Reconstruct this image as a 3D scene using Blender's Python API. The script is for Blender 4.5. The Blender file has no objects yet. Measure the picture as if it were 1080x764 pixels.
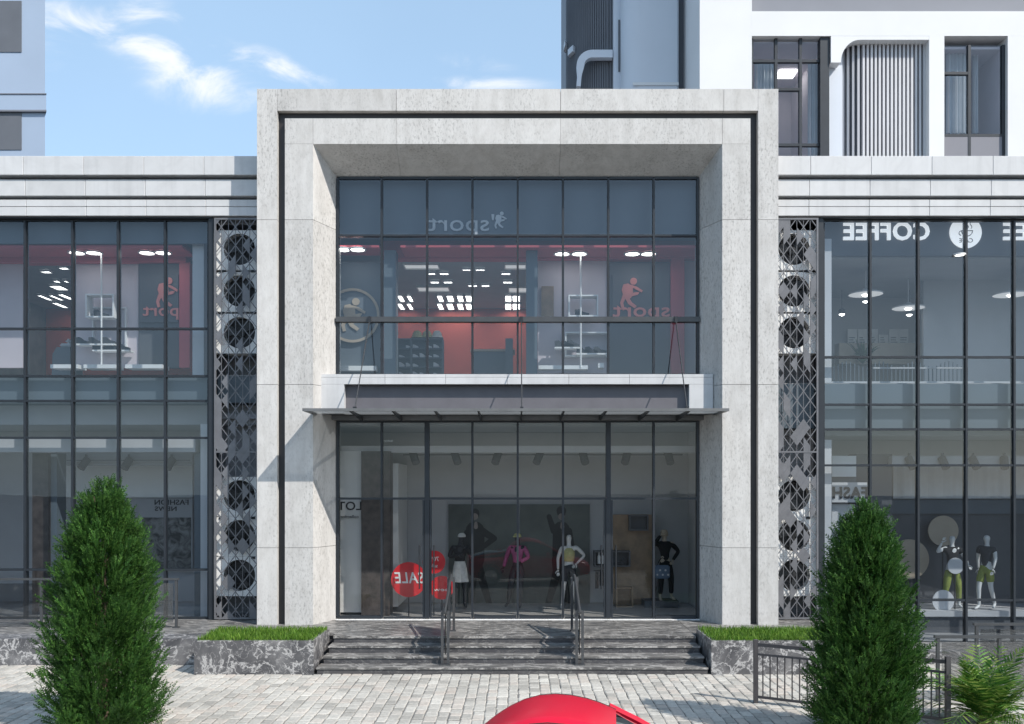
import bpy, bmesh, math, random
from mathutils import Vector, Matrix, Quaternion
R = math.radians
rnd = random.Random(7)
sc = bpy.context.scene
COL = sc.collection

# ------------------------------------------------------------------ camera model used to measure the photograph
F, VX, VY, EYE, CAMY = 981.0, 546.0, 512.0, 3.18, -18.0
def at(px, py, Y):
    d = Y - CAMY
    return Vector(((px - VX) * d / F, Y, EYE - (py - VY) * d / F))
def ax(px, Y): return (px - VX) * (Y - CAMY) / F
def az(py, Y): return EYE - (py - VY) * (Y - CAMY) / F

cam_d = bpy.data.cameras.new('camera'); cam = bpy.data.objects.new('camera', cam_d); COL.objects.link(cam)
cam.location = (0, CAMY, EYE); cam.rotation_euler = (R(90), 0, 0)
cam_d.sensor_width = 36; cam_d.lens = F / 1080 * 36
cam_d.shift_x = -(VX - 540) / 1080; cam_d.shift_y = (VY - 382) / 1080
cam_d.clip_start = 0.1; cam_d.clip_end = 2000
sc.camera = cam

# ------------------------------------------------------------------ materials
MATS = {}
class NT:
    """small helper round a node tree"""
    def __init__(s, name):
        m = bpy.data.materials.new(name); m.use_nodes = True
        s.m = m; s.t = m.node_tree; s.n = s.t.nodes; s.l = s.t.links
        s.b = s.n['Principled BSDF']; s.out = s.n['Material Output']
        s._pos = None
        MATS[name] = m
    def node(s, typ, **kw):
        n = s.n.new(typ)
        for k, v in kw.items():
            if k.startswith('i_'): n.inputs[k[2:].replace('_', ' ')].default_value = v
            else: setattr(n, k, v)
        return n
    def link(s, a, b): s.l.new(a, b)
    def pos(s, scale=(1, 1, 1), obj=False):
        if obj: src = s.node('ShaderNodeTexCoord').outputs['Object']
        else: src = s.node('ShaderNodeNewGeometry').outputs['Position']
        mp = s.node('ShaderNodeMapping'); mp.inputs['Scale'].default_value = scale
        s.link(src, mp.inputs['Vector']); return mp.outputs['Vector']
    def noise(s, vec, scale, detail=4, rough=.55, dist=0):
        n = s.node('ShaderNodeTexNoise'); n.inputs['Scale'].default_value = scale
        n.inputs['Detail'].default_value = detail; n.inputs['Roughness'].default_value = rough
        n.inputs['Distortion'].default_value = dist
        s.link(vec, n.inputs['Vector']); return n.outputs['Fac']
    def ramp(s, fac, stops, interp='LINEAR'):
        r = s.node('ShaderNodeValToRGB'); r.color_ramp.interpolation = interp
        e = r.color_ramp.elements
        while len(e) < len(stops): e.new(.5)
        for el, (p, c) in zip(e, stops):
            el.position = p; el.color = (c[0], c[1], c[2], 1) if not isinstance(c, (int, float)) else (c, c, c, 1)
        s.link(fac, r.inputs['Fac']); return r.outputs['Color']
    def mul(s, a, b, fac=1.0, mode='MULTIPLY'):
        n = s.node('ShaderNodeMix', data_type='RGBA', blend_type=mode)
        if isinstance(fac, (int, float)): n.inputs[0].default_value = fac
        else: s.link(fac, n.inputs[0])
        for sock, v in ((n.inputs[6], a), (n.inputs[7], b)):
            if isinstance(v, tuple): sock.default_value = (*v[:3], 1)
            else: s.link(v, sock)
        return n.outputs[2]
    def math(s, op, a, b=0.0):
        n = s.node('ShaderNodeMath', operation=op)
        for i, v in ((0, a), (1, b)):
            if isinstance(v, (int, float)): n.inputs[i].default_value = v
            else: s.link(v, n.inputs[i])
        return n.outputs[0]
    def island(s): return s.node('ShaderNodeNewGeometry').outputs['Random Per Island']
    def bump(s, h, strength=.3, dist=.01):
        b = s.node('ShaderNodeBump'); b.inputs['Strength'].default_value = strength; b.inputs['Distance'].default_value = dist
        s.link(h, b.inputs['Height']); s.link(b.outputs[0], s.b.inputs['Normal'])
    def set(s, color=None, rough=None, metal=None, spec=None):
        for k, v in (('Base Color', color), ('Roughness', rough), ('Metallic', metal), ('Specular IOR Level', spec)):
            if v is None: continue
            if isinstance(v, tuple): s.b.inputs[k].default_value = (*v[:3], 1)
            elif isinstance(v, (int, float)): s.b.inputs[k].default_value = v
            else: s.link(v, s.b.inputs[k])
        return s.m

def plain(name, col, rough=.6, metal=0., var=.12, scale=3., bump=0., spec=.5, isl=0.):
    t = NT(name); p = t.pos()
    n = t.noise(p, scale, 5)
    c = t.mul(col, t.ramp(n, [(.3, 1 - var), (.7, 1 + var)]))
    if isl: c = t.mul(c, t.ramp(t.island(), [(0, 1 - isl), (1, 1 + isl)]))
    t.set(c, rough, metal, spec)
    if bump: t.bump(t.noise(p, scale * 18, 3), bump)
    return t.m

def m_travertine():
    t = NT('travertine'); p = t.pos(); ps = t.pos((1, 1, .45))
    big = t.noise(ps, .9, 4); mid = t.noise(ps, 5, 6, .65, .5); fine = t.noise(ps, 27, 5, .72); speck = t.noise(p, 95, 3, .6)
    c = t.ramp(mid, [(.25, (.487, .470, .447)), (.5, (.572, .557, .536)), (.75, (.632, .618, .598))])
    patch = t.ramp(big, [(.42, 0.0), (.58, 1.0)])
    pit = t.ramp(fine, [(.36, .60), (.49, 1.0)])
    c = t.mul(c, pit, t.math('ADD', t.math('MULTIPLY', t.math('MULTIPLY', patch, 1), .75), .22))
    c = t.mul(c, t.ramp(speck, [(.33, .84), (.47, 1.0)]), .6)
    c = t.mul(c, t.ramp(t.island(), [(0, .93), (1, 1.06)]))
    rain = t.noise(t.pos((3.5, 3.5, .16)), 1.6, 4, .6)
    c = t.mul(c, t.ramp(rain, [(.36, .86), (.56, 1.0)]), .55)
    t.set(c, .78, 0, .3); t.bump(fine, .35, .008)
def m_cornice():
    t = NT('white_stone'); p = t.pos()
    c = t.ramp(t.noise(p, 1.7, 7, .62, 1.2), [(.3, (.54, .54, .542)), (.5, (.59, .59, .592)), (.75, (.63, .63, .632))])
    c = t.mul(c, t.ramp(t.island(), [(0, .95), (1, 1.03)]))
    c = t.mul(c, t.ramp(t.noise(t.pos((5, 5, .25)), 1.3, 4), [(.33, .88), (.5, 1.0)]), .6)
    t.set(c, .5, 0, .4); t.bump(t.noise(p, 60, 3), .08, .004)
def marble(name, dark, mid, light, scale, rough, stretch=(1, 1, 1), veinw=.035, isl=.12):
    t = NT(name); p = t.pos(stretch)
    warp = t.node('ShaderNodeTexNoise'); warp.inputs['Scale'].default_value = scale * .7; warp.inputs['Detail'].default_value = 6
    t.link(p, warp.inputs['Vector'])
    v = t.node('ShaderNodeMix', data_type='RGBA', blend_type='ADD'); v.inputs[0].default_value = .42
    t.link(p, v.inputs[6]); t.link(warp.outputs['Color'], v.inputs[7])
    n1 = t.noise(v.outputs[2], scale, 8, .62, .4); n2 = t.noise(v.outputs[2], scale * 1.5, 7, .58, .25); n3 = t.noise(v.outputs[2], scale * 3.4, 5, .55, .2)
    base = t.ramp(n1, [(.3, dark), (.55, mid), (.8, tuple(.5 * a + .5 * b for a, b in zip(mid, light)))])
    v1 = t.ramp(t.math('ABSOLUTE', t.math('SUBTRACT', n2, .5)), [(0, .95), (veinw * .35, .5), (veinw, 0.0)]); v2 = t.ramp(t.math('ABSOLUTE', t.math('SUBTRACT', n3, .47)), [(0, .55), (veinw * .5, 0.0)]); vein = t.mul(v1, v2, 1.0, 'ADD')
    c = t.mul(base, light, vein, 'MIX')
    c = t.mul(c, t.ramp(t.island(), [(0, 1 - isl), (1, 1 + isl)]))
    t.set(c, rough, 0, .5); return t.m
def m_glass(name, tint, f0=.05, rough=.0):
    t = NT(name); t.n.remove(t.b)
    lw = t.node('ShaderNodeLayerWeight'); lw.inputs['Blend'].default_value = .5
    fr = t.math('ADD', t.math('MULTIPLY', t.math('POWER', lw.outputs['Facing'], 4.0), 1 - f0), f0)
    tr = t.node('ShaderNodeBsdfTransparent'); tr.inputs[0].default_value = (*tint, 1)
    gl = t.node('ShaderNodeBsdfGlossy'); gl.inputs['Roughness'].default_value = rough; gl.inputs[0].default_value = (.93, .97, 1, 1)
    # very slight waviness of the float glass
    bp = t.node('ShaderNodeBump'); bp.inputs['Strength'].default_value = .03; bp.inputs['Distance'].default_value = .02
    t.link(t.noise(t.pos(), .9, 2), bp.inputs['Height']); t.link(bp.outputs[0], gl.inputs['Normal'])
    mx = t.node('ShaderNodeMixShader'); t.link(fr, mx.inputs[0]); t.link(tr.outputs[0], mx.inputs[1]); t.link(gl.outputs[0], mx.inputs[2])
    t.link(mx.outputs[0], t.out.inputs[0]); return t.m
def m_frost():
    t = NT('frosted_glass'); t.n.remove(t.b)
    tr = t.node('ShaderNodeBsdfTransparent'); tr.inputs[0].default_value = (.60, .62, .64, 1)
    d = t.node('ShaderNodeBsdfTranslucent'); d.inputs[0].default_value = (.36, .37, .37, 1)
    g = t.node('ShaderNodeBsdfGlossy'); g.inputs['Roughness'].default_value = .15
    m1 = t.node('ShaderNodeMixShader'); m1.inputs[0].default_value = .4
    t.link(tr.outputs[0], m1.inputs[1]); t.link(d.outputs[0], m1.inputs[2])
    m2 = t.node('ShaderNodeMixShader'); m2.inputs[0].default_value = .06
    t.link(m1.outputs[0], m2.inputs[1]); t.link(g.outputs[0], m2.inputs[2]); t.link(m2.outputs[0], t.out.inputs[0])
def emit(name, col, strength):
    t = NT(name); t.b.inputs['Base Color'].default_value = (.8, .8, .8, 1)
    t.b.inputs['Emission Color'].default_value = (*col, 1); t.b.inputs['Emission Strength'].default_value = strength
def m_cobble():
    t = NT('cobble'); p = t.pos(); i = t.island()
    c = t.ramp(i, [(0, (.36, .345, .315)), (.3, (.47, .45, .41)), (.6, (.54, .52, .475)), (.85, (.50, .45, .40)), (1, (.60, .58, .53))])
    c = t.mul(c, t.ramp(t.noise(p, 22, 6, .7), [(.3, .76), (.65, 1.06)]))
    c = t.mul(c, t.ramp(t.noise(p, .8, 4), [(.35, .84), (.6, 1.0)]))
    t.set(c, .8, 0, .3); t.bump(t.noise(p, 55, 4), .5, .01)
def m_leaf(name, a, b, c3, trans=.25):
    t = NT(name)
    c = t.ramp(t.island(), [(0, a), (.55, b), (1, c3)])
    c = t.mul(c, t.ramp(t.noise(t.pos(), 3.2, 3), [(.3, .7), (.7, 1.2)]))
    t.set(c, .55, 0, .3)
    tl = t.node('ShaderNodeBsdfTranslucent'); t.link(c, tl.inputs[0])
    mx = t.node('ShaderNodeMixShader'); mx.inputs[0].default_value = trans
    t.link(t.b.outputs[0], mx.inputs[1]); t.link(tl.outputs[0], mx.inputs[2]); t.link(mx.outputs[0], t.out.inputs[0])
def m_asphalt():
    t = NT('asphalt'); p = t.pos()
    c = t.ramp(t.noise(p, 60, 4), [(.3, .035), (.7, .08)]); c = t.mul(c, t.ramp(t.noise(p, .25, 5), [(.3, .8), (.7, 1.2)]))
    t.set(c, .9, 0, .2)
def m_print(name, a, b, scale):
    t = NT(name); p = t.pos()
    c = t.ramp(t.noise(p, scale, 6, .6, 1.5), [(.40, a), (.5, tuple((x + y) * .45 for x, y in zip(a, b))), (.62, b)])
    t.set(c, .45, 0, .4)

m_travertine(); m_cornice(); m_frost(); m_cobble(); m_asphalt()
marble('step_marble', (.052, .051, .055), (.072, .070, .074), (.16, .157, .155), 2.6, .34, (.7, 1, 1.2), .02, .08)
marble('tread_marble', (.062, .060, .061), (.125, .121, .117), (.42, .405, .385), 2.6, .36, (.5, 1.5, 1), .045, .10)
marble('planter_marble', (.05, .05, .056), (.12, .118, .122), (.52, .51, .50), 2.2, .38, (1, 1, 1), .03, .06)
plain('dark_metal', (.028, .031, .036), .42, .2, .15, 6)
plain('frame_metal', (.022, .027, .034), .45, .1, .12, 5)
plain('fence_metal', (.07, .066, .07), .5, .2, .15, 6)
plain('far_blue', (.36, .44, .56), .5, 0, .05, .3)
plain('rail_metal', (.075, .078, .082), .4, .3, .12, 5)
plain('canopy_metal', (.165, .165, .165), .42, .3, .12, 4)
plain('lattice_metal', (.155, .155, .165), .42, .2, .12, 6, isl=.06)
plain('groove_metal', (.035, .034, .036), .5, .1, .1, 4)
plain('fascia_board', (.135, .13, .145), .55, 0, .08, 3)
plain('concrete_dark', (.30, .30, .305), .8, 0, .15, 3, .1)
plain('grout', (.16, .155, .15), .95, 0, .2, 9)
plain('ac_white', (.80, .80, .79), .45, 0, .04, 3)
plain('ac_black', (.018, .018, .02), .5, 0, .15, 6)
plain('ac_blade', (.055, .058, .062), .4, 0, .1, 6)
plain('niche_wall', (.42, .43, .46), .8, 0, .12, 2, .1)
plain('int_grey', (.48, .48, .49), .7, 0, .05, 1.5)
plain('int_light', (.62, .62, .63), .7, 0, .05, 1.5)
plain('int_white', (.80, .80, .79), .6, 0, .04, 1.5)
plain('int_dark', (.10, .105, .115), .6, 0, .08, 1.5)
plain('int_slate', (.13, .155, .18), .6, 0, .06, 1.5)
plain('int_red', (.55, .10, .12), .55, 0, .08, 1.5)
plain('int_orange', (.58, .10, .065), .6, 0, .10, 1.2)
plain('int_mauve', (.62, .55, .58), .7, 0, .05, 1.5)
plain('int_floor', (.46, .45, .44), .25, 0, .08, 1.0)
plain('int_ceiling', (.42, .425, .44), .8, 0, .05, 1.5)
plain('int_beige', (.46, .38, .29), .6, 0, .10, 2.5)
plain('int_wood', (.30, .20, .12), .5, 0, .25, 5)
plain('brown_stone', (.065, .052, .047), .5, 0, .45, 7)
plain('spandrel_blue', (.11, .14, .165), .5, 0, .06, 1.2)
plain('logo_red', (.72, .24, .21), .5, 0, .08, 3)
plain('logo_grey', (.62, .63, .65), .5, 0, .05, 3)
plain('letter_white', (.86, .86, .86), .5, 0, .03, 3)
plain('letter_black', (.015, .015, .017), .5, 0, .05, 3)
plain('poster_dark', (.10, .115, .105), .45, 0, .35, 1.3)
plain('print_black', (.018, .02, .02), .5, 0, .2, 5)
plain('print_face', (.30, .25, .23), .5, 0, .2, 5)
plain('sale_red', (.72, .02, .03), .4, 0, .06, 2)
m_print('photo_print', (.03, .035, .035), (.30, .30, .29), 3.4)
plain('mannequin_skin', (.72, .71, .69), .35, 0, .04, 4)
plain('mannequin_tan', (.58, .50, .40), .4, 0, .05, 4)
for n, c in (('cloth_sage', (.30, .33, .12)), ('cloth_black', (.02, .02, .023)), ('cloth_white', (.74, .73, .70)), ('cloth_pink', (.42, .12, .24)), ('cloth_lime', (.27, .31, .07)),
             ('cloth_yellow', (.48, .47, .22)), ('cloth_grey', (.05, .053, .06)), ('cloth_denim', (.16, .21, .29)), ('cloth_red', (.40, .03, .05))):
    plain(n, c, .85, 0, .15, 14)
plain('tower_white', (.70, .70, .70), .6, 0, .03, .8)
plain('tower_shade', (.60, .64, .70), .6, 0, .03, .6)  # tower white with the blue tone of shade put into its colour
plain('tower_grey', (.20, .21, .24), .6, 0, .06, .8)
plain('tower_rib', (.56, .56, .58), .55, 0, .05, 1)
plain('tower_slot', (.13, .14, .16), .6, 0, .08, 1)
plain('panel_grey', (.19, .19, .215), .5, 0, .05, 1)
plain('curtain', (.70, .71, .72), .85, 0, .06, 3)
plain('bark', (.10, .07, .05), .9, 0, .3, 14, .4)
plain('soil', (.05, .038, .028), .95, 0, .3, 12, .3)
plain('car_red', (.56, .006, .03), .28, 0, .02, 2, spec=.35)
plain('rubber', (.02, .02, .02), .8, 0, .1, 8)
plain('chrome', (.55, .56, .58), .2, .9, .04, 5)
m_glass('car_glass', (.12, .14, .15), .06)
m_glass('lamp_glass', (.7, .7, .7), .08)
m_glass('glazing', (.74, .78, .81), .078)
m_glass('glazing_clear', (.80, .805, .80), .040)
m_glass('smoke_glass', (.09, .10, .12), .05)
m_leaf('conifer', (.018, .060, .012), (.040, .115, .020), (.095, .20, .04))
m_leaf('grass', (.045, .12, .012), (.10, .22, .02), (.22, .34, .055))
m_leaf('fern', (.035, .12, .02), (.10, .24, .03), (.30, .38, .09))
emit('lamp_white', (1, .97, .92), 6.0)
emit('panel_lamp', (1, .98, .95), 5.5)
emit('lamp_soft', (1, .97, .93), 2.6)
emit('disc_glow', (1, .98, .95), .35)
emit('backlit_letter', (1, 1, 1), .6)

# ------------------------------------------------------------------ mesh builder
def world_loc(o):
    v = Vector((0, 0, 0))
    while o is not None: v += o.location; o = o.parent
    return v
def tag(o, label=None, cat=None, group=None, kind=None):
    if label: o['label'] = label
    if cat: o['category'] = cat
    if group: o['group'] = group
    if kind: o['kind'] = kind
    return o
def thing(name, label, cat, loc=(0, 0, 0), group=None):
    o = bpy.data.objects.new(name, None); COL.objects.link(o); o.location = loc; o.empty_display_size = .2
    return tag(o, label, cat, group)

class MB:
    def __init__(s): s.v = []; s.f = []
    def add(s, vs, fs):
        b = len(s.v); s.v += [tuple(v) for v in vs]; s.f += [tuple(i + b for i in f) for f in fs]; return s
    def box(s, x0, x1, y0, y1, z0, z1, bev=0.):
        if x0 > x1: x0, x1 = x1, x0
        if y0 > y1: y0, y1 = y1, y0
        if z0 > z1: z0, z1 = z1, z0
        if bev <= 0:
            return s.add([(x0, y0, z0), (x1, y0, z0), (x1, y1, z0), (x0, y1, z0), (x0, y0, z1), (x1, y0, z1), (x1, y1, z1), (x0, y1, z1)],
                         [(0, 3, 2, 1), (4, 5, 6, 7), (0, 1, 5, 4), (1, 2, 6, 5), (2, 3, 7, 6), (3, 0, 4, 7)])
        bm = bmesh.new(); bmesh.ops.create_cube(bm, size=1)
        for v in bm.verts: v.co = ((x0 + x1) / 2 + v.co.x * (x1 - x0), (y0 + y1) / 2 + v.co.y * (y1 - y0), (z0 + z1) / 2 + v.co.z * (z1 - z0))
        bmesh.ops.bevel(bm, geom=bm.edges[:], offset=min(bev, .45 * min(x1 - x0, y1 - y0, z1 - z0)), segments=2 if bev > .012 else 1, affect='EDGES')
        return s.bm(bm)
    def bm(s, bm):
        bm.verts.index_update(); s.add([v.co[:] for v in bm.verts], [[v.index for v in f.verts] for f in bm.faces]); bm.free(); return s
    def prism(s, poly, a0, a1, axis='z'):
        """poly: list of 2-tuples; axis: extrusion axis"""
        def P(p, a): return {'z': (p[0], p[1], a), 'x': (a, p[0], p[1]), 'y': (p[0], a, p[1])}[axis]
        n = len(poly); vs = [P(p, a0) for p in poly] + [P(p, a1) for p in poly]
        fs = [tuple(range(n))[::-1], tuple(range(n, 2 * n))] + [(i, (i + 1) % n, n + (i + 1) % n, n + i) for i in range(n)]
        return s.add(vs, fs)
    def bar(s, a, b, w, h=None, up=(0, 0, 1)):
        a = Vector(a); b = Vector(b); d = (b - a).normalized(); u = Vector(up)
        if abs(d.dot(u)) > .98: u = Vector((0, 1, 0))
        x = d.cross(u).normalized() * (w / 2); y = x.cross(d).normalized() * ((h or w) / 2)
        vs = [a - x - y, a + x - y, a + x + y, a - x + y, b - x - y, b + x - y, b + x + y, b - x + y]
        return s.add(vs, [(3, 2, 1, 0), (4, 5, 6, 7), (0, 1, 5, 4), (1, 2, 6, 5), (2, 3, 7, 6), (3, 0, 4, 7)])
    def tube(s, pts, r, n=8, cap=True, r_end=None):
        pts = [Vector(p) for p in pts]; rings = []
        for i, p in enumerate(pts):
            d = (pts[min(i + 1, len(pts) - 1)] - pts[max(i - 1, 0)]).normalized()
            u = Vector((0, 0, 1)) if abs(d.z) < .9 else Vector((1, 0, 0))
            x = d.cross(u).normalized(); y = d.cross(x).normalized()
            rr = r if r_end is None else r + (r_end - r) * i / (len(pts) - 1)
            rings.append([p + (x * math.cos(2 * math.pi * k / n) + y * math.sin(2 * math.pi * k / n)) * rr for k in range(n)])
        vs = [v for ring in rings for v in ring]; fs = []
        for i in range(len(pts) - 1):
            for k in range(n): fs.append((i * n + k, i * n + (k + 1) % n, (i + 1) * n + (k + 1) % n, (i + 1) * n + k))
        if cap: fs += [tuple(range(n))[::-1], tuple((len(pts) - 1) * n + k for k in range(n))]
        return s.add(vs, fs)
    def lathe(s, prof, c, n=24, axis='z'):
        c = Vector(c); vs = []; fs = []; m = len(prof)
        for k in range(n):
            a = 2 * math.pi * k / n; ca, sa = math.cos(a), math.sin(a)
            for r, h in prof:
                vs.append(c + Vector({'z': (r * ca, r * sa, h), 'y': (r * ca, h, r * sa), 'x': (h, r * ca, r * sa)}[axis]))
        for k in range(n):
            for j in range(m - 1):
                k2 = (k + 1) % n; fs.append((k * m + j, k2 * m + j, k2 * m + j + 1, k * m + j + 1))
        return s.add(vs, fs)
    def disc(s, c, r, y0, y1, n=32):
        """disc in the XZ plane, thickness y0..y1"""
        return s.prism([(c[0] + r * math.cos(2 * math.pi * k / n), c[1] + r * math.sin(2 * math.pi * k / n)) for k in range(n)], y0, y1, 'y')
    def ring(s, c, r0, r1, y0, y1, n=32):
        return s.lathe([(r0, y0), (r1, y0), (r1, y1), (r0, y1), (r0, y0)], (c[0], 0, c[1]), n, 'y')
    def build(s, name, mat, parent=None, smooth=False, label=None, origin=None):
        if not s.v: return None
        if parent is not None: org = world_loc(parent)
        elif origin is not None: org = Vector(origin)
        else:
            xs, ys, zs = zip(*s.v); org = Vector(((min(xs) + max(xs)) / 2, (min(ys) + max(ys)) / 2, min(zs)))
        me = bpy.data.meshes.new(name)
        me.from_pydata([(x - org.x, y - org.y, z - org.z) for x, y, z in s.v], [], s.f)
        bm = bmesh.new(); bm.from_mesh(me); bmesh.ops.recalc_face_normals(bm, faces=bm.faces) if len(s.f) < 60000 else None
        bm.to_mesh(me); bm.free()
        if smooth:
            for p in me.polygons: p.use_smooth = True
            try: me.set_sharp_from_angle(angle=R(38))
            except Exception: pass
        me.materials.append(MATS[mat]); me.update()
        o = bpy.data.objects.new(name, me); COL.objects.link(o)
        if parent is not None: o.parent = parent
        else: o.location = org
        if label: o['label'] = label
        return o

def copy_tree(o, parent=None):
    c = o.copy(); COL.objects.link(c)
    if parent is not None: c.parent = parent; c.matrix_parent_inverse = Matrix.Identity(4)
    for ch in list(o.children): copy_tree(ch, c)
    return c

FONT_CACHE = {}
def text(mb, body, cx, z0, height, y0, y1, mirror=True, bold=0., width=None, shear=0.):
    """letters in the XZ plane, mirrored left-right when they are read from inside; z0 baseline, height = cap height"""
    cu = bpy.data.curves.new('txt', 'FONT'); cu.body = body; cu.align_x = 'CENTER'; cu.offset = bold; cu.extrude = 0.0; cu.resolution_u = 3
    cu.size = 1.0; cu.shear = shear; cu.space_character = 1.0 + bold * 3
    o = bpy.data.objects.new('txt', cu); COL.objects.link(o)
    bpy.context.view_layer.update(); dg = bpy.context.evaluated_depsgraph_get()
    me = bpy.data.meshes.new_from_object(o.evaluated_get(dg))
    k = height / .69
    xs = [v.co.x for v in me.vertices]
    kx = k if width is None else width / (max(xs) - min(xs))
    bm = bmesh.new(); bm.from_mesh(me)
    ex = bmesh.ops.extrude_face_region(bm, geom=bm.faces[:])
    top = [g for g in ex['geom'] if isinstance(g, bmesh.types.BMVert)]
    for v in bm.verts: v.co.z = 0
    for v in top: v.co.z = 1
    sgn = -1 if mirror else 1
    for v in bm.verts: v.co = Vector((cx + sgn * v.co.x * kx, y1 + (y0 - y1) * v.co.z, z0 + v.co.y * k))
    mb.bm(bm)
    bpy.data.objects.remove(o); bpy.data.curves.remove(cu); bpy.data.meshes.remove(me)
    return mb
# ================================================================== SETTING
MB().add([(-260, -260, -.03), (260, -260, -.03), (260, 260, -.03), (-260, 260, -.03)], [(0, 1, 2, 3)]).build('ground', 'asphalt')
bpy.data.objects['ground']['kind'] = 'structure'
g = MB().box(-13, 13, -15.5, 8.6, -.028, -.004).build('paving_bed', 'grout'); g['kind'] = 'structure'

# cobbles laid in columns that run towards the building
mb = MB(); x = -11.4
while x < 11.4:
    w = .162 + rnd.uniform(-.014, .016); y = -14.6 + rnd.uniform(0, .3)
    while y < -1.25:
        l = .235 + rnd.uniform(-.05, .06); y1 = min(y + l, -1.2)
        if y > -2.44 and -5.5 < x < 6.0: break
        gx, gy = .004 + rnd.uniform(0, .003), .008 + rnd.uniform(0, .007); j = lambda a=.008: rnd.uniform(-a, a)
        zt = .012 + rnd.uniform(-.005, .004); bv = .016
        xa, xb, ya, yb = x + gx, x + w - gx, y + gy, y1 - gy
        b4 = [(xa + j(), ya + j()), (xb + j(), ya + j()), (xb + j(), yb + j()), (xa + j(), yb + j())]
        cx, cy = (xa + xb) / 2, (ya + yb) / 2
        vs = [(px, py, -.02) for px, py in b4] + [(px, py, zt - .008) for px, py in b4] + \
             [(px + math.copysign(bv, cx - px), py + math.copysign(bv, cy - py), zt + rnd.uniform(-.002, .002)) for px, py in b4]
        mb.add(vs, [(8, 9, 10, 11)] + [(i, (i + 1) % 4, 4 + (i + 1) % 4, 4 + i) for i in range(4)] + [(4 + i, 4 + (i + 1) % 4, 8 + (i + 1) % 4, 8 + i) for i in range(4)])
        y = y1
    x += w
o = mb.build('cobblestone_paving', 'cobble'); o['kind'] = 'structure'

# ================================================================== MAIN BUILDING
B = thing('shopping_centre', 'wide two storey shop building with a stone framed glass entrance between two lower glass wings', 'building', (0, 1, 0))
TZ = .48                                        # terrace level
XO, XG, XI, XJ = 5.045, 4.655, 3.96, 3.65       # outer edge, groove, inner edge, glass edge
ZT, ZG, ZI, ZJ = 10.85, 10.43, 9.785, 9.39
GW = .15                                        # groove width
GD = .74                                        # glass depth
gap = .004
# --- stone frame: outer ring and inner splayed ring, in panels
p = MB()
hz = [.33, 1.97, 5.13, 8.32]
for s in (-1, 1):
    zs = hz + [ZT]
    for a, b in zip(zs[:-1], zs[1:]):
        p.box(s * XG, s * XO, 0, 1.15, a + gap, b - (gap if b < ZT else 0))
    zs = hz + [ZI]
    for a, b in zip(zs[:-1], zs[1:]):
        poly = [(s * (XG - GW), 0), (s * XI, 0), (s * XJ, GD), (s * XJ, 1.15), (s * (XG - GW), 1.15)]
        p.prism(poly, a + gap, b - (0 if b == ZI else gap), 'z')
xs = [-XG, -2.35, .83, 3.99, XG]
for a, b in zip(xs[:-1], xs[1:]):
    p.box(a + gap, b - gap, 0, 1.15, ZG, ZT)
xs = [-(XG - GW), -XI, -2.35, .83, XI, XG - GW]
for a, b in zip(xs[:-1], xs[1:]):
    if abs(a) > XI + .1 or abs(b) > XI + .1:
        p.box(a + (0 if a < -XI - .1 else gap), b - (0 if b > XI + .1 else gap), 0, 1.15, ZI + gap, ZG - GW)
    else:
        p.prism([(0, ZI), (GD, ZJ), (1.15, ZJ), (1.15, ZG - GW), (0, ZG - GW)], a + gap / 2, b - gap / 2, 'x')
frame = p.build('entrance_frame', 'travertine', B)
core = MB()
for s in (-1, 1): core.box(s * (XJ + .45), s * (XO - .012), .45, 1.13, .3, ZT - .03)
core.box(-XO + .03, XO - .03, .45, 1.13, ZI + .05, ZT - .02)
core.build('frame_core', 'grout', B)
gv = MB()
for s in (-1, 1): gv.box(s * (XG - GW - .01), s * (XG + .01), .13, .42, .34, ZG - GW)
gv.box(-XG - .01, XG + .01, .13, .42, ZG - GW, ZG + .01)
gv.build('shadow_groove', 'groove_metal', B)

# --- cornices over the wings: three stepped bands of stone panels
def cornice(x_in, x_out, joints):
    c = MB(); d = MB()
    bands = [(.47, 9.345, 9.72), (.54, 8.95, 9.275), (.58, 8.75, 8.885), (.583, 8.565, 8.742)]
    xs = [x_in] + joints + [x_out]
    for k, (y, z0, z1) in enumerate(bands):
        for a, b in zip(xs[:-1], xs[1:]):
            c.box(a + .003, b - .003, y, 1.0, z0, z1, .006)
    d.box(x_in, x_out, .72, 1.2, 8.56, 9.70)
    o = c.build('cornice', 'white_stone', B); d.build('cornice_recess', 'concrete_dark', o)
cornice(-13.2, -XO + .02, [ax(p_, .47) for p_ in (-39, 24.5, 88, 151.5, 215)])
cornice(XO - .02, 13.2, [ax(p_, .47) for p_ in (855, 919, 983, 1047.5, 1112)])

# --- roof, rear and side walls, slabs (they keep the sun out of the rooms)
w = MB()
w.box(-13.2, 13.2, 1.02, 9.2, 9.42, 9.66); w.build('roof', 'concrete_dark', B); w = MB(); w.box(-XO + .05, XO - .05, 1.17, 4.2, 9.67, ZT - .1)
w.build('roof', 'concrete_dark', B)
for bx_ in ((-13.2, 13.2, 9.0, 9.2, -.02, 9.41), (-13.2, -13.0, 1.0, 8.99, -.02, 9.41), (13.0, 13.2, 1.0, 8.99, -.02, 9.41)):
    w = MB(); w.box(*bx_); w.build('outer_wall', 'concrete_dark', B)

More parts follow.
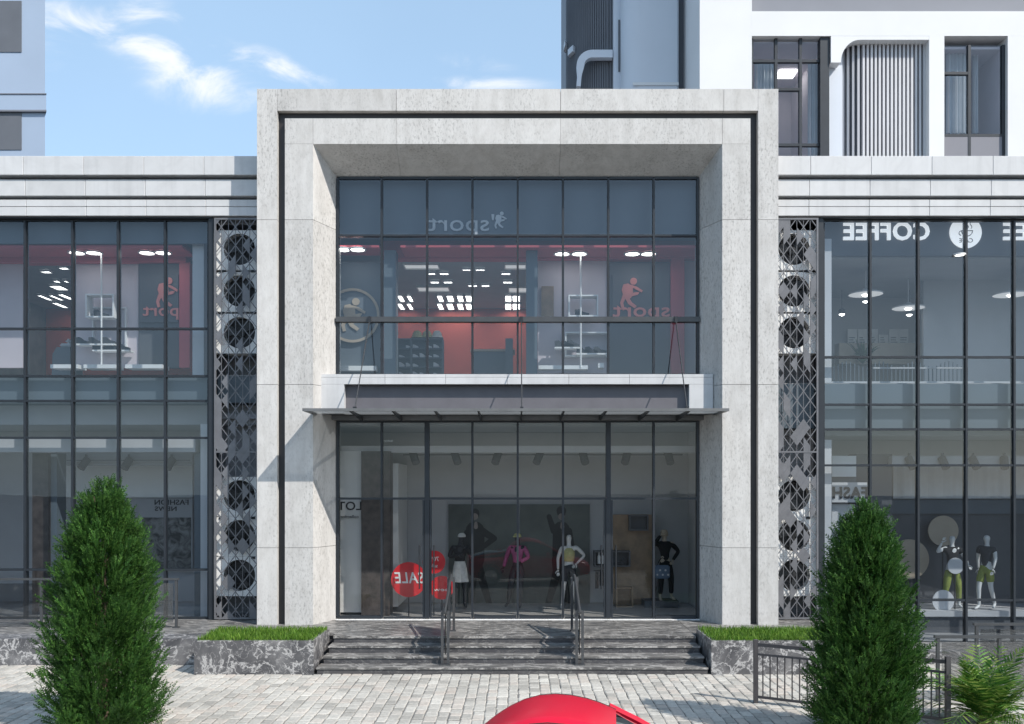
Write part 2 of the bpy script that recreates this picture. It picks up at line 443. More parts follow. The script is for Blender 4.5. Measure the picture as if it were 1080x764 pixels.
# --- glazing
def curtain_wall(name, xs, zs, y, mat='glazing', skip_frame=(), thick=(), t=.021, deep=.09, lowrail=None):
    fr = MB(); gl = MB()
    x0, x1, z0, z1 = xs[0], xs[-1], zs[0], zs[-1]
    for x in xs:
        tt = .048 if x in thick else t
        fr.box(x - tt, x + tt, y - .045, y + deep, z0, z1)
    for z in zs:
        if z in skip_frame: continue
        for a, b in zip(xs[:-1], xs[1:]):
            ta = .048 if a in thick else t; tb = .048 if b in thick else t
            fr.box(a + ta, b - tb, y - .038, y + deep - .01, z - t, z + t)
    for a, b in zip(xs[:-1], xs[1:]):
        for c, d in zip(zs[:-1], zs[1:]):
            tl = rnd.uniform(-.0018, .0018); tv = rnd.uniform(-.0018, .0018)
            gl.add([(a + .012, y + tl, c + .012), (b - .012, y - tl, c + .012), (b - .012, y - tl + tv, d - .012), (a + .012, y + tl + tv, d - .012)], [(0, 1, 2, 3)])
    o = fr.build(name, 'frame_metal', B)
    gl.build('glazing', mat, o)
    return o
bays = [-XJ + i * 2 * XJ / 8 for i in range(9)]
bays[0] += .03; bays[-1] -= .03
zu = [5.40, 6.50, az(249, GD), ZJ - .03]
cw = curtain_wall('upper_window', bays, zu, GD, skip_frame=(6.50,))
MB().box(-XJ, XJ, GD - .10, GD + .06, 6.46, 6.56).build('handrail_transom', 'rail_metal', cw)

zl = [TZ + .03, az(526, GD), 4.47]
cw = curtain_wall('entrance_window', bays, zl, GD, 'glazing_clear', skip_frame=(zl[0],), thick=(bays[2], bays[6]))
fr = MB()
for a, b in ((0, 1), (3, 4), (4, 5), (7, 8)):
    fr = MB(); fr.box(bays[a] + .03, bays[b] - .03, GD - .036, GD + .07, TZ + .012, TZ + .075); fr.build('bottom_rail', 'frame_metal', cw)
# double doors: a leaf on each side of the thick post
for k in (2, 6):
    for s in (-1, 1):
        xa = bays[k] + s * .055; xb = bays[k + s] - s * .035
        d = MB(); z1 = zl[1] - .03
        d.box(xa, xa + s * .035, GD - .03, GD + .03, TZ + .02, z1); d.box(xa + s * .036, xb, GD - .028, GD + .028, TZ + .02, TZ + .05)
        do = d.build('door', 'frame_metal', B)
        h = MB(); hx = xa + s * .09
        h.tube([(hx, GD - .09, TZ + .62), (hx, GD - .09, TZ + 1.5)], .014, 8)
        for z in (TZ + .75, TZ + 1.37): h.tube([(hx, GD - .09, z), (hx, GD - .01, z)], .009, 6)
        h.build('handle', 'dark_metal', do, True)
MB().box(-XJ, XJ, GD - .12, GD + .12, TZ - .02, TZ + .011).build('threshold', 'int_white', B)

# --- stone ledge with the blank sign fascia under the upper window
Y0 = .25
xl, xr = ax(337, Y0), ax(752, Y0); xa, xb = ax(363, Y0), ax(727, Y0); z0, z1, z2 = 4.60, 5.165, 5.36
p = MB()
js = [xl] + [ax(v, Y0) for v in (406, 470, 535, 600, 664)] + [xr]
for a, b in zip(js[:-1], js[1:]):
    p.box(a + .003, b - .003, Y0, GD + .2, 5.30, z2); p.box(a + .003, b - .003, Y0 + .002, GD + .2, z1, 5.296)
p.box(xl, xa, Y0 + .003, GD + .2, z0, z1 - .003); p.box(xb, xr, Y0 + .003, GD + .2, z0, z1 - .003)
led = p.build('ledge', 'white_stone', B)
MB().box(xa + .003, xb - .003, Y0 + .17, GD + .18, z0, z1 - .004).build('fascia', 'fascia_board', led)
MB().box(-XJ - .05, XJ + .05, GD - .06, GD + .2, 4.478, 4.595).build('lintel', 'canopy_metal', B)

# --- glass canopy on three rods
cx0, cx1, cy0, cy1 = -3.97, 3.90, -.86, GD - .065
can = thing('entrance_canopy', 'thin frosted glass canopy in a grey steel frame over the entrance doors', 'canopy', (0, .6, 4.5))
c = MB()
c.box(cx0, cx1, cy0, cy0 + .07, 4.548, 4.60); c.box(cx0, cx1, cy1 - .10, cy1, 4.485, 4.60)
for x in (cx0, cx1 - .06): c.box(x, x + .06, cy0 + .071, cy1 - .101, 4.549, 4.597)
c.build('canopy_frame', 'canopy_metal', can)
ribs = [ax(v, -.5) for v in (372, 416, 460, 505, 550, 594, 638, 682, 724)]
for x in ribs:
    MB().prism([(cy0 + .072, 4.54), (cy1 - .102, 4.46), (cy1 - .102, 4.565), (cy0 + .072, 4.575)], x - .014, x + .014, 'x').build('canopy_rib', 'dark_metal', can)
MB().box(cx0 + .062, cx1 - .062, cy0 + .072, cy1 - .102, 4.577, 4.589).build('canopy_glass', 'frosted_glass', can)
for x0, x1 in ((-2.97, -3.03), (.075, .075), (3.17, 3.15)):
    r_ = MB(); r_.tube([(x0, GD - .10, 6.47), (x1, cy0 + .16, 4.60)], .011, 8)
    r_.box(x0 - .03, x0 + .03, GD - .135, GD - .101, 6.44, 6.56); r_.box(x1 - .03, x1 + .03, cy0 + .12, cy0 + .2, 4.601, 4.64)
    r_.build('hanger_rod', 'dark_metal', can, True)

# --- wings
WY = .78
lx = [ax(v, WY) for v in (-22, 27, 77, 125, 174.5, 220.5)]
lx = [lx[0] - .97 * 2, lx[0] - .97] + lx
lz = [.50] + [az(v, WY) for v in (601, 462, 423, 397, 347)] + [8.53]
lw = curtain_wall('wing_window', lx, lz, WY)
rx = [ax(v, WY) for v in (868, 917.5, 968, 1018.5, 1069)]
rx = rx + [rx[-1] + .965, rx[-1] + 1.93, rx[-1] + 2.9]
rz = [.0] + [az(v, WY) for v in (633, 491, 453, 427, 377)] + [8.53]
rw = curtain_wall('wing_window', rx, rz, WY)
for s, xx in ((-1, lx[-1]), (1, rx[0])):
    MB().box(xx + s * -.03, xx + s * -.13, WY - .12, WY + .2, .3, 8.55).build('edge_post', 'frame_metal', B)
w = MB(); w.box(-13.2, lx[-1] + .1, WY - .14, WY + .2, 8.535, 8.559); w.build('head_strip', 'dark_metal', B); w = MB(); w.box(rx[0] - .1, 13.2, WY - .14, WY + .2, 8.535, 8.559); w.build('head_strip', 'dark_metal', B)

# --- perforated screens beside the frame
def lattice(x0, x1, z0, z1, y, seed):
    r = random.Random(seed); m = MB(); W, H = x1 - x0, z1 - z0
    cw_, ch = W / 3.6, .365
    t = .011
    def seg(u0, v0, u1, v1, yo, wid=.017):
        # clip a segment to the panel
        t0, t1 = 0., 1.; du, dv = u1 - u0, v1 - v0
        for p_, q in ((-du, u0), (du, W - u0), (-dv, v0), (dv, H - v0)):
            if abs(p_) < 1e-9:
                if q < 0: return
                continue
            rr = q / p_
            if p_ < 0: t0 = max(t0, rr)
            else: t1 = min(t1, rr)
        if t1 - t0 < 1e-4: return
        a = (x0 + u0 + du * t0, y + yo, z0 + v0 + dv * t0); b = (x0 + u0 + du * t1, y + yo, z0 + v0 + dv * t1)
        m.bar(a, b, wid, t, up=(0, 1, 0))
    n = int(H / ch) + 5
    for k in range(-5, n):
        v = k * ch
        seg(0, v, W, v + W / cw_ * ch, 0); seg(0, v, W, v - W / cw_ * ch, .004)
    for k in range(0, 9):
        u = k * cw_ / 2
        if u < W: seg(u, 0, u, H, .009, .010)
    for i in range(0, 8):
        for k in range(0, 2 * int(H / ch) + 3):
            if (i + k) % 2: continue
            cu, cv = i * cw_ / 2, k * ch / 2
            for s in (-1, 1):
                if r.random() < .27:
                    pts = [(cu, cv - ch / 2), (cu, cv + ch / 2), (cu + s * cw_ / 2, cv)]
                    pts = [(min(max(a, 0), W), min(max(b, 0), H)) for a, b in pts]
                    if abs((pts[1][0] - pts[0][0]) * (pts[2][1] - pts[0][1]) - (pts[2][0] - pts[0][0]) * (pts[1][1] - pts[0][1])) < 1e-4: continue
                    m.prism([(x0 + a, z0 + b) for a, b in pts], y - .003, y + .006, 'y')
    m.box(x0, x0 + .035, y - .012, y + .03, z0, z1); m.box(x1 - .035, x1, y - .012, y + .03, z0, z1)
    m.box(x0 + .036, x1 - .036, y - .012, y + .03, z0, z0 + .035); m.box(x0 + .036, x1 - .036, y - .012, y + .03, z1 - .035, z1)
    zm = z0 + H * .415
    m.box(x0 + .036, x1 - .036, y - .011, y + .028, zm, zm + .03)
    return m
LX0, LX1, RX0, RX1 = ax(226, .62), -XO - .01, XO + .01, ax(863, .62)
lattice(LX0, LX1, .50, 8.53, .62, 5).build('lattice_screen', 'lattice_metal', B)
lattice(RX0, RX1, .50, 8.53, .62, 11).build('lattice_screen', 'lattice_metal', B)
n = MB()
for s, a, b in ((-1, LX0 - .09, LX1 - .05), (1, RX1 + .09, RX0 + .05)):
    n.box(a, b + s * -.6, 1.62, 1.70, .4, 8.55); n.box(a, a + s * .06, .84, 1.61, .4, 8.55)
    n.box(b + s * -.02, b + s * -.55, 1.2, 1.61, .4, 8.55)
    for z in (8.15, 4.55, 4.9): n.box(a + s * -.07, b, 1.15, 1.61, z, z + .1)
    n.build('niche_wall', 'niche_wall', B); n = MB()
for bx_ in ((-13.0, -5.15, .9, 4.8, TZ - .3, TZ - .005), (-5.14, 5.14, .9, 4.8, TZ - .3, TZ - .005), (5.15, 6.12, .9, 4.8, TZ - .3, TZ - .005), (6.13, 12.99, .9, 8.9, -.02, -.001)):
    ext = MB(); ext.box(*bx_); ext.build('ground_floor', 'int_floor', B)

# --- air conditioners stacked behind the screens
def air_conditioner():
    r = thing('air_conditioner', '', 'air conditioner', (0, 0, 0), 'air conditioners behind the lattice screens')
    c = MB(); W, H, D = .98, .80, .34; cz = .42; cxf = .04
    # casing with a real round fan opening in the front face
    N = 32; R0 = .318
    circ = [(cxf + R0 * math.cos(2 * math.pi * k / N), cz + R0 * math.sin(2 * math.pi * k / N)) for k in range(N)]
    def sq(k):
        a = 2 * math.pi * k / N; ca, sa = math.cos(a), math.sin(a)
        tx = min(((W / 2 - cxf) if ca > 0 else (W / 2 + cxf)) / max(abs(ca), 1e-6), ((H - cz) if sa > 0 else cz) / max(abs(sa), 1e-6))
        return (cxf + ca * tx, cz + sa * tx)
    vs = [(u, 0, v) for u, v in circ] + [(u, 0, v) for u, v in map(sq, range(N))] + [(u, .2, v) for u, v in circ]
    fs = [(k, (k + 1) % N, N + (k + 1) % N, N + k) for k in range(N)] + [(k, 2 * N + k, 2 * N + (k + 1) % N, (k + 1) % N) for k in range(N)]
    c.add(vs, fs)
    for u, v in ((-W / 2, 0), (W / 2, 0), (W / 2, H), (-W / 2, H)): pass
    c.add([(-W / 2, 0, 0), (W / 2, 0, 0), (W / 2, D, 0), (-W / 2, D, 0), (-W / 2, 0, H), (W / 2, 0, H), (W / 2, D, H), (-W / 2, D, H)],
          [(0, 3, 2, 1), (4, 5, 6, 7), (1, 2, 6, 5), (2, 3, 7, 6), (3, 0, 4, 7)])
    # corner fillers between the polygonal rim and the square corners
    c.box(-W / 2 + .003, W / 2 - .003, .012, .03, H - .07, H - .003); c.box(-W / 2 + .003, W / 2 - .003, .012, .03, .003, .07)
    c.box(-W / 2 + .003, -W / 2 + .15, .012, .03, .07, H - .07); c.box(W / 2 - .09, W / 2 - .003, .012, .03, .07, H - .07)
    cs = c.build('casing', 'ac_white', r)
    MB().disc((cxf, cz), R0 - .002, .19, .195).build('fan_recess', 'ac_black', r)
    f = MB()
    for k in range(3):
        a0 = 2 * math.pi * k / 3 + .5
        pts = [(cxf + rr * math.cos(a0 + da), cz + rr * math.sin(a0 + da)) for rr, da in ((.06, 0), (.27, -.1), (.29, .35), (.25, .75), (.07, .6))]
        f.prism(pts, .12, .132, 'y')
    f.disc((cxf, cz), .07, .10, .14, 16); f.build('fan', 'ac_blade', r)
    gmb = MB()
    for rr in (.1, .17, .24, .305): gmb.ring((cxf, cz), rr, rr + .006, .014, .02, 24)
    for k in range(6):
        a = math.pi * k / 6; gmb.bar((cxf - .315 * math.cos(a), .022, cz - .315 * math.sin(a)), (cxf + .315 * math.cos(a), .022, cz + .315 * math.sin(a)), .006, .006, up=(0, 1, 0))
    gmb.build('fan_grille', 'ac_black', r)
    for u in (-.36, .28): ft = MB(); ft.box(u, u + .08, -.02, D, -.05, -.002); ft.build('bracket', 'dark_metal', r)
    return r
ac0 = air_conditioner(); first = True
order = ('top', 'second', 'third', 'fourth', 'fifth', 'lowest')
for side, px in (('left', 252.5), ('right', 837.5)):
    for k, py in enumerate((263, 307, 351, 523, 565, 607)):
        q = at(px, py, .76)
        o = ac0 if first else copy_tree(ac0); first = False
        o.location = (q.x - .04, .76, q.z - .42)
        o['label'] = '%s white fan unit of six behind the lattice screen beside the %s windows' % (order[k], {'left': 'red sport shop', 'right': 'cafe'}[side])

# ================================================================== TERRACE, STEPS, PLANTERS
T = thing('entrance_terrace', 'raised dark marble terrace with four broad steps up to the entrance', 'terrace', (0, -1, 0))
t = MB()
def paved(x0, x1, y0, y1, z0, z1, mb, sx=1.2):
    n_ = max(1, round((x1 - x0) / sx)); 
    for i in range(n_):
        a = x0 + (x1 - x0) * i / n_; b = x0 + (x1 - x0) * (i + 1) / n_
        mb.box(a + .0015, b - .0015, y0, y1, z0, z1)
SX0, SX1 = -3.36, 3.245
paved(SX0 + .06, SX1 - .05, -1.35, -.3, TZ - .04, TZ, t); paved(SX0 + .06, SX1 - .05, -.297, .62, TZ - .04, TZ, t)
paved(-13, SX0 + .055, -1.05, -.3, TZ - .04, TZ, t); paved(-13, SX0 + .055, -.297, .76, TZ - .04, TZ, t)
paved(SX1 - .045, 6.15, -1.05, -.3, TZ - .04, TZ, t); paved(SX1 - .045, 6.15, -.297, .76, TZ - .04, TZ, t)
t.build('landing', 'tread_marble', T)
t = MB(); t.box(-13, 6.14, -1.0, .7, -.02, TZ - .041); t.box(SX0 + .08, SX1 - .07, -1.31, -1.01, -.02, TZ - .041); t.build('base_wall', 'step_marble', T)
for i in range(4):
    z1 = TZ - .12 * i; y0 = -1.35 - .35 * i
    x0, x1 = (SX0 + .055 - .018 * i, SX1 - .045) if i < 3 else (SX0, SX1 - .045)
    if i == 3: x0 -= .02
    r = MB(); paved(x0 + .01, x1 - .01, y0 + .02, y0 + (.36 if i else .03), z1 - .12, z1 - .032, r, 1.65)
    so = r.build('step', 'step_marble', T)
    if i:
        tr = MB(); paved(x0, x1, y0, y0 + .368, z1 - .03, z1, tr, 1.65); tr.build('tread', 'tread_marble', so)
# retaining wall left of the left planter
w = MB(); paved(-13, -5.43, -1.62, -1.06, -.02, TZ - .002, w, 1.3)
w.build('terrace_wall', 'planter_marble', T)

def planter(x0, x1, y0, y1, h, label):
    r = thing('planter', label, 'planter', ((x0 + x1) / 2, (y0 + y1) / 2, 0))
    b = MB(); e = .09
    b.box(x0, x1, y0, y0 + e, -.02, h); b.box(x0, x1, y1 - e, y1, -.02, h)
    b.box(x0, x0 + e, y0 + e + .001, y1 - e - .001, -.02, h - .001); b.box(x1 - e, x1, y0 + e + .001, y1 - e - .001, -.02, h - .001)
    b.build('planter_box', 'planter_marble', r)
    MB().box(x0 + e, x1 - e, y0 + e, y1 - e, 0, h - .03).build('soil', 'soil', r)
    gr = MB()
    for _ in range(int((x1 - x0) * (y1 - y0) * 2600)):
        x = rnd.uniform(x0 + .02, x1 - .02); y = rnd.uniform(y0 + .02, y1 - .03); hh = rnd.uniform(.05, .135); a = rnd.uniform(0, math.pi)
        wv = .0055; dx, dy = math.cos(a) * wv, math.sin(a) * wv; lx_, ly_ = rnd.uniform(-.05, .05), rnd.uniform(-.05, .05)
        z = h - .035
        gr.add([(x - dx, y - dy, z), (x + dx, y + dy, z), (x + dx * .7 + lx_ * .4, y + dy * .7 + ly_ * .4, z + hh * .6), (x + lx_, y + ly_, z + hh), (x - dx * .7 + lx_ * .4, y - dy * .7 + ly_ * .4, z + hh * .6)],
               [(0, 1, 2, 4), (4, 2, 3)])
    go = gr.build('grass', 'grass', r); go['kind'] = 'stuff'
    return r
planter(-5.42, SX0 - .06, -2.42, -1.10, .575, 'grey marble planter box topped with grass, beside the low terrace wall')
planter(SX1 + .0, 5.9, -2.42, -1.10, .575, 'grey marble planter box topped with grass, beside the bar fence')

# stair handrails with smoked glass infill
def handrail(x, label):
    r = thing('stair_handrail', label, 'handrail', (x, -1.4, TZ))
    m = MB()
    yb, yt = -2.15, -.75
    zb, zt = .12, TZ
    Ht = 1.0
    for yy_, zz_, hh_ in ((yb, zb, .92), (yt, zt, Ht)):
        for dx in (-.05, .05):
            m = MB(); m.bar((x + dx, yy_, zz_ + .016), (x + dx, yy_, zz_ + hh_), .045, .028); m.build('post', 'rail_metal', r)
        m = MB(); m.box(x - .09, x + .09, yy_ - .06, yy_ + .06, zz_, zz_ + .015); m.build('foot_plate', 'rail_metal', r)
    t_ = MB(); t_.tube([(x, yb - .12, zb + .90), (x, yb, zb + .94), (x, yt, zt + Ht + .02), (x, yt + .15, zt + Ht + .02)], .024, 10); t_.build('top_rail', 'rail_metal', r, True)
    MB().prism([(yb + .03, zb + .17), (yt - .03, zt + .12), (yt - .03, zt + Ht - .08), (yb + .03, zb + .82)], x - .008, x + .008, 'x').build('glass_panel', 'smoke_glass', r)
handrail(-1.235, 'steel stair handrail with smoked glass infill, the one before the red discs')
handrail(1.055, 'steel stair handrail with smoked glass infill, the one before the lime vest mannequin')

def railing(x0, x1, y, z, h, n, label, ends=(0, 0), mid=True):
    r = thing('terrace_railing', label, 'railing', ((x0 + x1) / 2, y, z))
    for i in range(n + 1):
        x = x0 + (x1 - x0) * i / n
        m = MB(); m.box(x - .022, x + .022, y - .022, y + .022, z, z + h - .021); m.box(x - .06, x + .06, y - .06, y + .06, z, z + .012); m.build('post', 'rail_metal', r)
    m = MB(); m.box(x0 - .05, x1 + .05, y - .03, y + .03, z + h - .02, z + h + .02); m.build('top_rail', 'rail_metal', r)
    for i in range(n):
        g_ = MB(); a = x0 + (x1 - x0) * i / n + .06; b = x0 + (x1 - x0) * (i + 1) / n - .06; g_.box(a, b, y - .005, y + .005, z + .1, z + h - .08); g_.build('glass_panel', 'lamp_glass', r)
railing(ax(46, -.36) - 2.6, ax(186, -.36), -.36, TZ, .92, 4, 'grey metal railing on the terrace behind the bushy conifer')
railing(ax(989, -4.3), ax(989, -4.3) + 1.82, -4.3, .0, .95, 2, 'low grey metal railing directly behind the fern')
railing(ax(1030, -3.4), ax(1030, -3.4) + 2.6, -3.4, .0, 1.0, 2, 'grey metal railing farther back, beside the kerb wall')
kb = MB(); paved(6.25, 13, -1.5, -1.25, -.02, .23, kb, 1.1); ko = kb.build('kerb_wall', 'planter_marble')
tag(ko, 'low grey marble kerb wall below the platform mannequins', 'kerb wall')
kp = MB(); paved(6.17, 13, -1.24, .7, -.02, .03, kp, 1.2); kp = kp.build('shopfront_path', 'tread_marble'); kp['kind'] = 'structure'

# black bar fence on the right
def fence(P, label):
    r = thing('bar_fence', label, 'fence', (P[0][0], P[0][1], 0))
    for i, (a, b) in enumerate(zip(P[:-1], P[1:])):
        a = Vector((*a, 0)); b = Vector((*b, 0)); L = (b - a).length
        m = MB(); m.box(a.x - .03, a.x + .03, a.y - .03, a.y + .03, 0, .93); m.build('post', 'fence_metal', r)
        if i == len(P) - 2: m = MB(); m.box(b.x - .03, b.x + .03, b.y - .03, b.y + .03, 0, .93); m.build('post', 'fence_metal', r)
        u = (b - a).normalized() * .031
        for z, t_ in ((.86, .05), (.72, .03), (.1, .035)): m = MB(); m.bar(a + u + Vector((0, 0, z)), b - u + Vector((0, 0, z)), .03, t_); m.build('rail', 'fence_metal', r)
        m = MB(); n_ = max(2, int(L / .098))
        for k in range(1, n_):
            q = a.lerp(b, k / n_); m.box(q.x - .008, q.x + .008, q.y - .008, q.y + .008, .117, .705)
        m.build('bar_infill', 'fence_metal', r)
fence([(3.47, -4.44), (4.55, -5.10), (5.65, -5.78)], 'dark metal bar fence with square posts, passing behind the pointed conifer')
# ================================================================== INTERIORS (walls, ceilings and columns are parts of the building)
def pb(mb, x0, x1, y0, y1, Y, dep, bev=0.):
    a = at(x0, y0, Y); b = at(x1, y1, Y); return mb.box(a.x, b.x, Y, Y + dep, b.z, a.z, bev)
def wall(name, mat, *boxes):
    for b in boxes: m = MB(); m.box(*b); m.build(name, mat, B)
def pwall(name, mat, *boxes):
    for b in boxes: m = MB(); pb(m, *b); m.build(name, mat, B)

# slabs between the storeys
wall('floor_slab', 'spandrel_blue', (-12.99, -5.2, .92, 8.95, 4.86, 5.40), (5.2, 12.99, .92, 8.95, 4.34, 5.24))
wall('floor_slab', 'int_light', (-5.15, 5.15, .97, 8.95, 4.62, 5.36))
# ---- ground storey, centre
wall('interior_ceiling', 'int_ceiling', (-12.98, -5.0, 1.31, 4.7, 4.44, 4.84), (-4.99, 4.99, .97, 4.7, 4.40, 4.60), (5.0, 12.98, 1.31, 4.7, 4.22, 4.33))
wall('interior_wall', 'int_grey', (-4.2, 4.3, 3.40, 3.5, TZ, 4.39))
wall('interior_wall', 'int_light', (3.92, 4.0, 1.0, 3.39, TZ, 4.39))
pwall('bulkhead', 'int_light', (360, 738, 470.5, 477.5, 1.45, .25))
wall('interior_column', 'brown_stone', (ax(381, 1.25), ax(411, 1.25), 1.25, 1.75, TZ, az(476, 1.25)))
pwall('interior_wall', 'int_white', (411.5, 420, 489, 640, 1.76, 1.6))
pwall('interior_wall', 'int_white', (352, 381, 476, 646, 1.40, .1))
# ---- ground storey, left wing
wall('interior_wall', 'int_grey', (-12.9, -6.5, 3.6, 3.7, TZ, 4.43))
wall('interior_wall', 'int_light', (-6.48, -6.3, 1.0, 3.7, TZ, 4.43))
pwall('bulkhead', 'int_grey', (-40, 206, 461.5, 477, 1.0, .3))
pwall('interior_column', 'brown_stone', (34, 51, 478, 652, 1.5, .4))
pwall('interior_column', 'spandrel_blue', (53, 60, 478, 650, 1.6, .4), (205, 214, 477, 652, 1.2, .4))
pwall('soffit', 'int_ceiling', (62, 203, 478, 491, 2.6, .5))
pwall('interior_wall', 'int_white', (60, 203, 491, 525, 3.52, .07))
# ---- ground storey, right wing
wall('interior_wall', 'int_grey', (5.3, 12.9, 3.4, 3.5, 0, 4.21))
pwall('interior_column', 'int_light', (869, 877, 464, 640, .98, .35))
pwall('interior_column', 'int_dark', (903, 941, 479, 640, 1.9, .5))
pwall('bulkhead', 'int_grey', (941, 1150, 481, 491, 1.7, .3))
pwall('interior_wall', 'int_slate', (941, 1150, 527, 542, 3.2, .15), (877, 903, 503, 530, 1.8, .08))
pwall('interior_wall', 'int_dark', (941, 1150, 542, 640, 3.3, .08))
pwall('display_platform', 'int_grey', (930, 1160, 644.5, 650.5, 2.0, 1.35))
pwall('display_base', 'int_dark', (930, 1160, 650.6, 684, 2.06, 1.25))
# ---- upper storey
wall('interior_ceiling', 'int_ceiling', (-12.98, 4.95, 1.06, 2.19, 8.52, 8.7), (-12.98, 4.95, 2.2, 8.9, 8.04, 8.2), (5.06, 12.98, 1.14, 8.9, 7.85, 8.0))
wall('interior_wall', 'int_orange', (-12.98, 4.95, 7.6, 7.7, 5.41, 8.51))
wall('interior_wall', 'int_light', (4.96, 5.05, 1.0, 8.9, 5.41, 8.51))
wall('interior_floor', 'int_floor', (-12.98, 4.95, .99, 7.58, 5.41, 5.425), (5.06, 12.98, .99, 8.9, 5.25, 5.262))
pwall('inner_fascia', 'int_slate', (352, 742, 180, 250, .98, .06))
pwall('inner_fascia', 'int_slate', (-40, 222, 226, 257, .98, .06))
# left wing sports shop
pwall('shop_front', 'int_red', (-40, 196, 258, 277, 1.9, .3), (189, 200, 277.1, 388, 1.92, .25))
pwall('partition', 'int_mauve', (76, 146, 277.2, 388, 2.05, .1), (-60, 24, 277.2, 388, 2.05, .1))
pwall('partition', 'int_dark', (146.3, 188.8, 277.2, 388, 2.0, .16))
pwall('interior_column', 'int_light', (203, 215, 250, 400, 1.15, .4))
# central sports shop
pwall('shop_front', 'int_red', (404, 740, 254, 273, 1.9, .3), (708, 722, 273.1, 394, 1.92, .25))
pwall('interior_column', 'spandrel_blue', (405, 417.5, 264, 396, 1.3, .35), (555, 567, 264, 396, 1.3, .35))
pwall('partition', 'int_mauve', (567.3, 640, 273.2, 394, 2.1, .1), (722.3, 745, 273.2, 394, 2.1, .1))
pwall('partition', 'int_slate', (340, 404, 277, 394, 1.75, .1))
pwall('partition', 'int_dark', (640.3, 707.7, 277, 394, 2.05, .1))
pwall('plinth', 'int_white', (345, 397, 386, 391, 1.5, .24), (631, 637, 383, 388, 1.5, .3), (568, 620, 385.5, 389.5, 1.55, .3), (53, 82, 384.5, 388.5, 1.5, .4), (88, 122, 384.5, 388.5, 1.5, .4), (132, 171, 384.5, 388.5, 1.5, .4))
# café on the right
pwall('interior_wall', 'int_grey', (872, 1200, 300, 408, 5.2, .1))
pwall('inner_fascia', 'int_dark', (868, 1200, 228, 270, 1.05, .08))
pwall('interior_column', 'int_light', (868, 877, 252, 404, .99, .3))
pwall('partition', 'int_grey', (974, 1200, 282, 408, 3.2, .1))
pwall('counter_front', 'int_beige', (885, 1000, 362, 384, 4.2, .3))

def sign(name, label, cat, board, letters, group=None):
    """board: (material, builder); letters: list of (name, material, MB)"""
    m = board[1]; xs, ys, zs = zip(*m.v)
    r = thing(name, label, cat, ((min(xs) + max(xs)) / 2, max(ys), min(zs)), group)
    m.build('board', board[0], r)
    for n_, mt, mm in letters: mm.build(n_, mt, r)
    return r
def figure(mb, c, s, y0, y1):
    """running player logo: head, body and limbs as one set of plates"""
    cx, cz = c
    P = lambda q: [(cx - a * s, cz + b * s) for a, b in q]
    dy = (y1 - y0)
    parts = [[(-.05, .3), (.12, .42), (.3, .38), (.36, .18), (.28, -.1), (.1, -.2), (-.06, -.02)],
             [(.08, -.12), (.26, -.08), (.12, -.34), (-.12, -.5), (-.2, -.42), (-.02, -.28)],
             [(.2, -.1), (.32, .0), (.42, -.3), (.36, -.52), (.26, -.5), (.3, -.3)],
             [(-.02, .28), (.04, .38), (-.2, .3), (-.42, .16), (-.38, .08), (-.2, .18)],
             [(.05, .05), (.0, -.06), (-.24, .0), (-.3, .1), (-.2, .1)]]
    for i, q in enumerate(parts): mb.prism(P(q), y0 + dy * (.04 + .03 * i), y1 - dy * .02 * i, 'y')
    mb.disc((cx + .08 * s, cz + .5 * s), .13 * s, y0 + dy * .2, y1, 16)

# upper fascia lettering: player and "sport", seen from behind
Y = .955
l = MB(); q0, q1 = at(452, 243.5, Y), at(524, 228, Y)
text(l, "'sport", (q0.x + ax(522, Y)) / 2, q0.z, (q1.z - q0.z) * 1.08, Y, Y + .02, True, .004, ax(522, Y) - q0.x)
lf = MB(); c = at(528, 233, Y); figure(lf, (c.x, c.z), .30, Y, Y + .02)
r = thing('fascia_lettering', 'dull grey mirrored word sport with a running player, high in the upper entrance window', 'sign', (ax(488, Y), Y, az(244, Y)))
l.build('lettering', 'logo_grey', r); lf.build('player_emblem', 'logo_grey', r)
# red logo on the centre partition
Y = 2.0
b = MB(); pb(b, 646, 706, 290, 338, Y, .045)
l = MB(); q = at(675, 334, Y - .03); text(l, 'sport', q.x + .04, q.z, .29, Y - .035, Y - .002, True, .012, 1.22)
f_ = MB(); c = at(666, 311, Y - .03); figure(f_, (c.x, c.z), .58, Y - .03, Y - .002)
sign('wall_sign', 'red mirrored sport logo with player on the dark panel in the upper entrance window', 'sign', ('int_dark', b), [('lettering', 'logo_red', l), ('player_emblem', 'logo_red', f_)])
Y = 1.95
b = MB(); pb(b, 147, 188, 290, 340, Y, .045)
l = MB(); q = at(170, 333, Y - .03); text(l, 'port', q.x, q.z, .24, Y - .035, Y - .002, True, .012, .76)
f_ = MB(); c = at(176, 310, Y - .03); figure(f_, (c.x, c.z), .56, Y - .03, Y - .002)
sign('wall_sign', 'red mirrored port logo with player on the dark panel in the red sport shop wing', 'sign', ('int_dark', b), [('lettering', 'logo_red', l), ('player_emblem', 'logo_red', f_)])
# round emblem, left pane of the centre window
Y = 1.70; c = at(372, 333, Y); b = MB(); b.disc((c.x, c.z), .58, Y, Y + .045, 40)
f_ = MB(); f_.ring((c.x, c.z), .52, .575, Y - .03, Y - .002, 40); figure(f_, (c.x + .02, c.z - .02), .62, Y - .03, Y - .002)
sign('round_sign', 'large round grey emblem with a player figure, left pane of the upper entrance window', 'sign', ('int_slate', b), [('emblem', 'int_beige', f_)])
